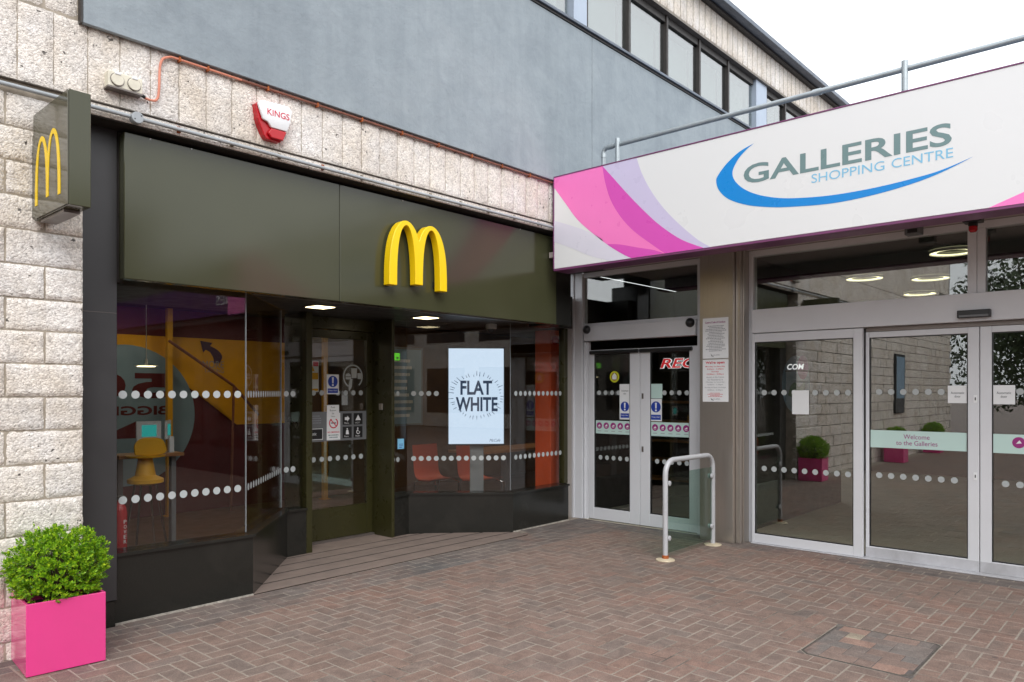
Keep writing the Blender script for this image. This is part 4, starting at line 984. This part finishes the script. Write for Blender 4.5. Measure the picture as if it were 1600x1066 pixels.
# canopy behind the sign
can = box(6.10, 7.14, -1.4, 4.96, 2.903, 2.96).build('canopy_soffit', 'soffit_taupe', ent)
box(6.10, 15, -1.4, 4.82, 3.60, 3.68).build('canopy_roof', 'roof_lead', ent)
box(6.515, 7.14, 4.965, 5.5, 2.903, 3.0).build('soffit_end', 'soffit', ent)

# notices on the pillar
def notice(name, lab, z0, z1, build):
    q = thing(name, lab, 'notice', (6.925, 3.49, z0), 'notices on the steel pillar')
    yr(fp, 3.628, 3.350, z0, z1, .0005, .004, 'sheet', 'white', q, .001); build(q); return q
def b1_(q):
    txt('lettering', 'Centre Code of Conduct', fp, -3.60, -3.38, 2.185, 2.205, .005, 'mauve_text', q, bold=.02); lines(fp, -3.605, -3.37, 1.90, 2.165, 17, 'grey_text', q, .005)
    MB().poly(fp, [(-3.54, 1.885), (-3.53, 1.855), (-3.50, 1.848), (-3.525, 1.862)], .005, .005).build('logo', 'dark_text', q); txt('lettering', 'GALLERIES', fp, -3.52, -3.44, 1.86, 1.872, .005, 'grey_text', q)
def b2_(q):
    txt('lettering', "We're open", fp, -3.595, -3.39, 1.772, 1.805, .005, 'red_text', q, bold=.03)
    for k, (w_, mt_, sz) in enumerate((('Monday to Saturday', 'red_text', .9), ('8.00am - 5.30pm', 'red_text', .75), ('Sunday', 'red_text', .34), ('10.00am - 4.00pm', 'red_text', .78), ('Access to the Centre', 'grey_text', .82), ('for Residents is', 'grey_text', .7), ('Monday to Saturday', 'grey_text', .85), ('6.00am - 7.30pm', 'grey_text', .7), ('Sunday & Bank Holidays', 'grey_text', .98), ('8.00am - 6.00pm', 'grey_text', .7))):
        hw = .118*sz; txt('lettering', w_, fp, -3.49-hw, -3.49+hw, 1.742-k*.0255-(k//4)*.003, 1.758-k*.0255-(k//4)*.003, .005, mt_, q, bold=.01 if k < 4 else 0)
    lines(fp, -3.59, -3.39, 1.445, 1.49, 4, 'red_text', q, .005)
    MB().poly(fp, [(-3.54, 1.44), (-3.53, 1.415), (-3.50, 1.408), (-3.525, 1.422)], .005, .005).build('logo', 'dark_text', q); txt('lettering', 'GALLERIES', fp, -3.52, -3.44, 1.42, 1.432, .005, 'grey_text', q)
notice('conduct_notice', 'upper white notice of small print on the steel pillar', 1.832, 2.238, b1_)
notice('opening_hours_notice', "lower white notice reading We're open on the steel pillar", 1.398, 1.822, b2_)

# the big fascia sign
XS = 6.03; fS = FX(XS); AK = .948; AZ = 1.5*(1-AK)      # artwork scale and offset on the panel
sg = thing('fascia_sign', 'long white fascia sign reading GALLERIES SHOPPING CENTRE with pink swirls and blue swoosh', 'sign', (XS, 2, 2.83))
ZT, ZB, YL, YR_ = 3.705, 2.766, 4.835, -1.40
MB().rect(fS, -YL, -YR_, ZB, ZT, -.06, 0).build('panel', 'white_panel', sg, .002)
yr(fS, YL+.004, YR_, ZT+.0005, ZT+.012, -.06, .004, 'top_trim', 'purple', sg, .001)
yr(fS, YL+.012, YL+.001, ZB, ZT, -.06, .004, 'end_trim', 'purple', sg, .001)
MB().box(XS+.002, XS+.24, YR_, YL+.01, ZB-.022, ZB-.001).build('bottom_lip', 'purple', sg, .002)
def cl(pts): return [(-y*AK, min(z*AK+AZ, PT)) for y, z in pts]
PT, PB_, PL = ZT, ZB, YL
ZT, ZB, YEND = 3.826, 2.835, -1.475             # panel edges in artwork units
ka = spline([(4.462, ZT), (4.43, 3.66), (4.36, 3.46), (4.24, 3.27), (4.08, 3.10), (3.86, 2.93), (3.73, ZB)], 6)          # left edge of magenta
kb = spline([(4.462, ZT), (4.33, 3.68), (4.17, 3.50), (3.98, 3.30), (3.79, 3.12), (3.56, 2.95), (3.32, ZB)], 6)          # right edge of magenta
kc = spline([(4.05, ZT), (3.99, 3.66), (3.88, 3.46), (3.74, 3.27), (3.57, 3.09), (3.38, 2.92), (3.25, ZB)], 6)           # right edge of lavender
kd = spline([(5.10, 3.72), (4.95, 3.53), (4.78, 3.32), (4.56, 3.13), (4.36, 2.98), (4.20, 2.88), (4.11, ZB)], 6)         # lower edge of pink
ke = spline([(4.41, 3.015), (4.25, 2.99), (4.05, 2.935), (3.86, 2.885), (3.74, ZB+.003)], 6)
MB().poly(fS, cl([(5.10, ZT)] + ka + kd[::-1]), .001, .001).build('pink_swirl', 'pinkA', sg)
MB().poly(fS, cl(ka + kb[::-1][:-1]), .0014, .0014).build('magenta_swirl', 'pinkB', sg)
MB().poly(fS, cl(kb[:-1] + [(3.32, ZB)] + kc[::-1]), .001, .001).build('lavender_swirl', 'lav', sg)
MB().poly(fS, cl(ke + [(4.11, ZB)] + [q for q in kd[::-1] if q[1] < 3.0]), .0018, .0018).build('magenta_swirl', 'pinkB', sg)
k1 = spline([(5.10, 3.36), (4.86, 3.27), (4.64, 3.175), (4.47, 3.075)], 6); k2 = spline([(4.36, ZB), (4.62, 2.92), (4.86, 3.03), (5.10, 3.13)], 6)
MB().poly(fS, cl(k1 + [q for q in kd if q[1] < 3.07] + k2), .0010, .0010).build('pale_swirl', 'lav2', sg)
MB().poly(fS, cl([(1.06, ZB), (.8, 2.93), (.2, 3.2), (-.6, 3.6), (-.9, ZT), (YEND, ZT), (YEND, ZB)]), .001, .001).build('pink_swirl', 'pinkA', sg)
sw = spline([(2.835, 3.700), (2.97, 3.655), (3.09, 3.575), (3.175, 3.485), (3.195, 3.43), (3.165, 3.34), (3.07, 3.245), (2.90, 3.165), (2.70, 3.113), (2.48, 3.08), (2.16, 3.055), (1.865, 3.066), (1.585, 3.101), (1.365, 3.152), (1.152, 3.230)], 6) + \
     spline([(1.152, 3.230), (1.365, 3.171), (1.585, 3.142), (1.865, 3.123), (2.163, 3.123), (2.42, 3.145), (2.62, 3.18), (2.80, 3.24), (2.93, 3.315), (3.015, 3.405), (3.035, 3.49), (2.985, 3.585), (2.91, 3.655), (2.835, 3.700)], 6)[1:-1]
MB().poly(fS, cl(sw), .0015, .0015).build('blue_swoosh', 'blue', sg)
txt('lettering', 'GALLERIES', fS, -2.93*AK, -1.292*AK, 3.350*AK+AZ, 3.520*AK+AZ, .0015, 'teal', sg, bold=.018)
for w_, ya, yb in (('SHOPPING', 2.33, 1.76), ('CENTRE', 1.708, 1.283)): txt('lettering', w_, fS, -ya*AK, -yb*AK, 3.252*AK+AZ, 3.326*AK+AZ, .0015, 'sky_blue', sg)

# handrail on the canopy roof
hr = thing('roof_handrail', 'galvanised tube handrail above the white fascia sign', 'railing', (6.6, 2, 3.7))
xr, zr = 6.60, 4.10
MB().tube([(xr, 4.617, 3.681), (xr, 4.617, 4.05)] + [(xr, 4.617-.05+.05*math.cos(R_(a)), 4.05+.05*math.sin(R_(a))) for a in (20, 45, 70)] + [(xr, 4.567, zr), (xr, 2.40, zr)], .0235, 12).build('rail', 'galv', hr, 0, True)
MB().tube([(xr, 2.40, zr), (xr, -1.3, zr)], .0238, 12).build('rail', 'galv', hr, 0, True)
for y in (2.37, 4.52): MB().tube([(xr, y-.035, zr), (xr, y+.035, zr)], .029, 12).build('coupler', 'galv', hr, 0, True)
MB().tube([(xr, 4.617, 4.0), (xr, 4.617, 4.04)], .028, 12).build('coupler', 'galv', hr)
for y in (4.42, 1.668, -1.05):
    MB().tube([(xr-.028, y, 3.681), (xr-.028, y, 4.155)], .025, 12).build('post', 'galv', hr, 0, True)
# lamp and beacon under the canopy
bc = thing('red_beacon', 'small red beacon on a dark bracket under the canopy', 'beacon', (6.95, 1.255, 2.75))
box(6.85, 6.98, 1.19, 1.32, 2.852, 2.902).build('bracket', 'black', bc, .003); box(6.885, 6.945, 1.225, 1.285, 2.822, 2.8515).build('neck', 'black', bc, .003)
MB().lathe((6.915, 1.255, 2.821), (0, 0, -1), ((0, .032), (.03, .032), (.045, .02)), 16).build('lens', 'red', bc, 0, True)
sl = thing('canopy_sensor', 'dark grey motion sensor box under the canopy', 'sensor', (6.95, 1.69, 2.78))
box(6.90, 7.0, 1.63, 1.755, 2.818, 2.902).build('housing', 'grey_stand', sl, .008); box(6.894, 6.899, 1.655, 1.73, 2.832, 2.862).build('window', 'black', sl)

# hoop barrier
hb = thing('hoop_barrier', 'grey tubular hoop barrier with a glass infill beside the steel pillar', 'barrier', (6.3, 3.43, 0))
xa, xb, yb_, hz, rr_ = 5.855, 6.755, 3.43, .885, .13
path = [(xa, yb_, .004), (xa, yb_, hz-rr_)] + [(xa+rr_-rr_*math.cos(R_(a)), yb_, hz-rr_+rr_*math.sin(R_(a))) for a in (15, 30, 45, 60, 75, 90)] + \
       [(xb-rr_+rr_*math.sin(R_(a)), yb_, hz-rr_+rr_*math.cos(R_(a))) for a in (0, 15, 30, 45, 60, 75, 90)] + [(xb, yb_, .004)]
MB().tube(path, .0235, 14).build('hoop', 'hoop', hb, 0, True)
for x in (xa, xb):
    MB().lathe((x, yb_, .001), (0, 0, 1), ((0, .085), (.008, .083), (.016, .05), (.017, .027)), 24).build('base_plate', 'cream', hb, 0, True)
MB().lathe((xa, yb_, .017), (0, 0, 1), ((0, .030), (.02, .029), (.03, .0268)), 14).build('rusted_collar', 'rust', hb, 0, True)
MB().rect(FY(yb_), xa+.035, xb-.035, .06, .765, -.005, .005).build('glass_panel', 'glass_green', hb)
for x, e in ((xa+.045, 1), (xb-.045, -1)):
    for z in (.19, .68): MB().lathe((x, yb_-.006, z), (0, -1, 0), ((0, .024), (.014, .024), (.018, .018)), 16).build('clamp', 'hoop', hb, 0, True); MB().lathe((x, yb_+.006, z), (0, 1, 0), ((0, .024), (.014, .024)), 16).build('clamp', 'hoop', hb, 0, True)

# shopping centre inside
mall = link('shopping_centre_interior', None, Vector((11, 2, 0))); structure(mall)
box(7.145, 15, -1.5, 5.49, -.02, .003).build('floor', 'mall_floor', mall)
box(7.2, 15, -1.5, 5.49, 2.955, 3.05).build('ceiling', 'mall_ceil', mall)
box(15, 15.1, -1.5, 5.5, 0, 3).build('back_wall', 'in_dark', mall); box(7.3, 15, -1.6, -1.5, 0, 3).build('side_wall', 'mall_wall', mall)
box(7.3, 10.5, 3.45, 3.55, .0035, 2.94).build('partition_wall', 'mall_wall', mall); box(9.6, 9.7, 3.56, 5.48, .0035, 2.94).build('lobby_back', 'in_dark', mall)
for x, y, lab in ((8.72, 1.76, 'nearest ring light on the shopping centre ceiling'), (10.55, 2.38, 'second ring light deeper in the shopping centre'), (12.1, 2.87, 'third ring light far inside the shopping centre'), (9.99, 3.0, 'ring light close to the partition wall inside')):
    q = thing('ring_light', lab, 'light', (x, y, 2.9), 'ring lights inside the shopping centre')
    mb = MB(); n = 28
    for i in range(n):
        a, b = 2*math.pi*i/n, 2*math.pi*(i+1)/n
        mb.face([(x+r*math.cos(w), y+r*math.sin(w), 2.93) for r, w in ((.15, a), (.21, a), (.21, b), (.15, b))])
    mb.build('glow_ring', 'ring', q); 
    mb = MB()
    for i in range(n):
        a, b = 2*math.pi*i/n, 2*math.pi*(i+1)/n
        mb.face([(x+.215*math.cos(w), y+.215*math.sin(w), h) for w, h in ((a, 2.92), (b, 2.92), (b, 2.949), (a, 2.949))])
    mb.build('rim', 'white_plastic', q)
fr_ = FX(7.9)
sgn = thing('red_letter_sign', 'red letters REC with white outline hanging inside the double doors', 'sign', (7.9, 4.5, 1.75))
yr(fr_, 4.72, 4.05, 1.74, 1.96, -.03, 0, 'board', 'in_dark', sgn, 0)
txt('lettering', 'REC', fr_, -4.70, -4.20, 1.775, 1.90, .003, 'lit_white', sgn, bold=.06, italic=.25); txt('lettering', 'REC', fr_, -4.695, -4.205, 1.78, 1.895, .006, 'lit_red', sgn, bold=.02, italic=.25)
ov = thing('oval_poster', 'grey oval board with pink and green shapes inside the fixed glass panel', 'poster', (8.0, 3.11, 1.27))
MB().disc(FX(8.05), -3.12, 1.58, .15, -.015, 0, 36, .31).build('board', 'mural_blue', ov); MB().disc(FX(8.05), -3.04, 1.76, .06, .001, .004, 24, .13).build('pink_shape', 'mauve_text', ov)
MB().poly(FX(8.05), spline([(-3.20, 1.46), (-3.17, 1.56), (-3.12, 1.60), (-3.08, 1.55), (-3.02, 1.60), (-3.03, 1.46), (-3.09, 1.50), (-3.14, 1.44), (-3.20, 1.46)], 4)[:-1], .005, .007).build('green_shape', 'leaf_green', ov)
cs = thing('lit_letter_sign', 'white lit letters COM hanging inside the fixed glass panel', 'sign', (8.2, 3.19, 1.72))
yr(FX(7.95), 3.19, 2.93, 1.715, 1.725, -.03, 0, 'bar', 'in_dark', cs, 0); txt('lettering', 'COM', FX(7.95), -3.17, -2.99, 1.735, 1.795, .003, 'lit_white', cs, bold=.02, italic=.2)
rk = thing('display_rack', 'dark slatted display rack inside the left double door', 'rack', (8.6, 5.0, 0))
for z in (.35, .6, .85, 1.1, 1.35): box(8.5, 8.75, 4.6, 5.45, z, z+.03).build('shelf', 'wood', rk)
for y in (4.62, 5.40): box(8.74, 8.78, y, y+.04, .0035, 1.6).build('upright', 'in_dark', rk)

# ------------------------------------------------------------------ planters with box shrubs
def planter(cx_, cy_, ang, lab, grp):
    q = thing('planter', lab, 'planter', (cx_, cy_, 0), grp); q.rotation_euler = (0, 0, ang)
    h, a, th = .385, .19, .014; mb = MB()
    o_ = [(-a, -a), (a, -a), (a, a), (-a, a)]; i_ = [(-a+th, -a+th), (a-th, -a+th), (a-th, a-th), (-a+th, a-th)]
    for k in range(4):
        l = (k+1) % 4
        mb.face([(*o_[k], .004), (*o_[l], .004), (*o_[l], h), (*o_[k], h)]); mb.face([(*o_[k], h), (*o_[l], h), (*i_[l], h), (*i_[k], h)]); mb.face([(*i_[k], h), (*i_[l], h), (*i_[l], h-.09), (*i_[k], h-.09)])
    mb.face([(x, y, .004) for x, y in reversed(o_)])
    me = mb.mesh('box', Vector((0, 0, 0)))[0]
    bm = bmesh.new(); bm.from_mesh(me); bmesh.ops.remove_doubles(bm, verts=bm.verts, dist=1e-5)
    es = [e for e in bm.edges if len(e.link_faces) == 2 and e.calc_face_angle(0) > .5]; bmesh.ops.bevel(bm, geom=es, offset=.003, segments=2, affect='EDGES', profile=.5); bm.to_mesh(me); bm.free()
    me.materials.append(M['planter']); o = bpy.data.objects.new('box', me); C.objects.link(o); o.parent = q
    me = box(-a+th, a-th, -a+th, a-th, h-.12, h-.07).mesh('soil', Vector((0, 0, 0)))[0]; me.materials.append(M['soil']); o = bpy.data.objects.new('soil', me); C.objects.link(o); o.parent = q
    return q
def shrub(cx_, cy_, z0, lab, grp, seed, nclump=1500):
    q = thing('box_shrub', lab, 'shrub', (cx_, cy_, z0), grp); r = random.Random(seed)
    mb = MB(); cz = .205; rx, rz_ = .238, .205
    off = Vector((seed, seed*2, 0))
    tw = MB()
    for c in range(nclump):
        d = Vector((r.gauss(0, 1), r.gauss(0, 1), r.gauss(0, 1))).normalized()
        lump = 1 + .10*mnoise.noise(d*2.4+off) + .08*mnoise.noise(d*5+off)
        f = (r.random()**.22)*lump
        if d.z < -.75: continue
        p = Vector((d.x*rx*f, d.y*rx*f, cz + d.z*rz_*f))
        if p.z < .02: p.z = .02+r.random()*.03
        up = (d*.8 + Vector((r.gauss(0, .35), r.gauss(0, .35), .55+r.gauss(0, .3)))).normalized()
        ln = r.uniform(.018, .038)
        if r.random() < .02: ln *= 2.2
        if c % 12 == 0: tw.tube([Vector((p.x*.25, p.y*.25, .03)), p*.6+Vector((0, 0, .02)), p], [.004, .0025, .0012], 4, False)
        e1 = up.cross(Vector((r.gauss(0, 1), r.gauss(0, 1), r.gauss(0, 1)))).normalized(); e2 = up.cross(e1)
        n = r.randint(9, 13)
        for k in range(n):
            t_ = k/n; a = k*2.4; side = (e1*math.cos(a)+e2*math.sin(a))
            b = p + up*ln*t_; out = (side*(1.05-.55*t_) + up*(.35+.9*t_)).normalized()
            L = r.uniform(.014, .023); w = L*r.uniform(.24, .32); sd_ = out.cross(up)
            if sd_.length < .1: sd_ = out.cross(e1)
            sd_.normalize(); nn = sd_.cross(out).normalized()
            b0 = len(mb.v)
            mb.v += [b, b+out*L*.45+sd_*w+nn*w*.35, b+out*L, b+out*L*.45-sd_*w+nn*w*.35]
            mb.f += [[b0, b0+1, b0+2], [b0, b0+2, b0+3]]
    me = mb.mesh('foliage', Vector((0, 0, 0)))[0]; me.materials.append(M['leaf']); o = bpy.data.objects.new('foliage', me); C.objects.link(o); o.parent = q; stuff(o)
    me = tw.mesh('twigs', Vector((0, 0, 0)))[0]; me.materials.append(M['bark']); o = bpy.data.objects.new('twigs', me); C.objects.link(o); o.parent = q; stuff(o)
    me = MB().lathe((0, 0, .0), (0, 0, 1), ((0, .018), (.06, .013), (.18, .006)), 8).mesh('stem', Vector((0, 0, 0)))[0]; me.materials.append(M['bark']); o = bpy.data.objects.new('stem', me); C.objects.link(o); o.parent = q
    return q
PC = (1.41, 4.672)
planter(PC[0], PC[1], R_(-4.4), 'glossy pink square planter against the stone wall, nearest the camera', 'pink planters')
sh = shrub(PC[0], PC[1], .316, 'clipped green box shrub in the pink planter nearest the camera', 'box shrubs', 4)
for k, x in enumerate((-3.1, -6.3)):
    planter(x, 4.60, 0, ('pink planter further along the stone wall, seen reflected in the fixed glass panel', 'farthest pink planter along the stone wall, seen reflected in the sliding door')[k], 'pink planters')
    c = sh.copy(); C.objects.link(c); c.location = (x, 4.60, .316); c.rotation_euler = (0, 0, 1.3+k)
    c['label'] = ('box shrub further along the stone wall, seen reflected in the fixed glass panel', 'farthest box shrub along the stone wall, seen reflected in the sliding door')[k]
    for chd in sh.children:
        d = chd.copy(); C.objects.link(d); d.parent = c
# tall poster on the wall, seen reflected
po = thing('wall_poster', 'tall dark framed poster on the stone wall, seen reflected in the sliding door', 'poster', (-4.3, 4.85, 1.1))
rect(fa, -4.7, -3.95, 1.0, 2.35, .005, .05).build('frame', 'black', po, .004); rect(fa, -4.64, -4.01, 1.35, 2.29, .051, .053).build('sheet', 'mural_blue', po)

# ------------------------------------------------------------------ the rest of the square, behind the camera
nb = thing('neighbouring_shop', 'low shop with purple fascia beside the entrance, seen reflected in the left window', 'building', (7, -5, 0))
box(6.45, 9, -11, -1.42, 2.75, 3.9).build('upper_wall', 'mall_wall', nb); box(6.62, 9, -11, -1.42, 0, 2.749).build('shop_wall', 'in_dark', nb)
MB().rect(FX(6.40), 1.45, 11, 2.86, 3.45, -.04, 0).build('fascia', 'purple_sign', nb)
txt('lettering', 'ONES', FX(6.40), 1.62, 2.55, 3.03, 3.20, .004, 'white', nb)
for k in range(5): yr(FX(6.60), -1.7-k*1.8, -3.2-k*1.8, .5, 2.5, -.015, .0, 'window', 'glass_shop', nb)
ob = thing('opposite_building', 'grey concrete building across the square, seen reflected in the glass', 'building', (-2, -12, 0))
box(-22, 9, -16, -12, 0, 6.2).build('wall', 'stone_far', ob); box(-22.2, 9.2, -16, -11.8, 6.21, 6.5).build('roof', 'roof_lead', ob)
for k in range(10):
    for z in (.6, 3.6): rect(Fr((0, -12), (-1, 0), (0, 1)), -8+k*3, -8+k*3+2.2, z, z+1.9, .002, .02).build('window', 'in_dark', ob)
def tree(x, y, h, lab, seed):
    q = thing('tree', lab, 'tree', (x, y, 0), 'trees across the square'); r = random.Random(seed)
    tk = MB().tube([(x, y, -.02), (x+.05, y, h*.35), (x-.05, y+.1, h*.7)], [.16, .12, .05], 9)
    mb = MB()
    for k in range(7):
        a = r.uniform(0, 6.3); tk.tube([(x, y, h*r.uniform(.3, .5)), (x+math.cos(a)*h*.2, y+math.sin(a)*h*.2, h*r.uniform(.6, .85))], [.06, .015], 6)
    for k in range(9000):
        d = Vector((r.gauss(0, 1), r.gauss(0, 1), r.gauss(0, 1))).normalized(); f = r.random()**.4*(1+.4*mnoise.noise(d*2.5+Vector((seed, 0, 0))))
        p = Vector((x+d.x*h*.42*f, y+d.y*h*.42*f, h*.54+d.z*h*.44*f)); e = Vector((r.gauss(0, 1), r.gauss(0, 1), r.gauss(0, 1))).normalized()*.09; g_ = e.cross(d).normalized()*.05
        mb.face([p-e, p+g_, p+e, p-g_])
    stuff(mb.build('crown', 'leaf_dark', q)); tk.build('trunk', 'bark', q)
tree(-14, 3.5, 6.5, 'leafy tree across the square, seen reflected in the right sliding door', 5)
tree(-16, -2.5, 7.5, 'taller leafy tree across the square, further from the stone wall', 9)
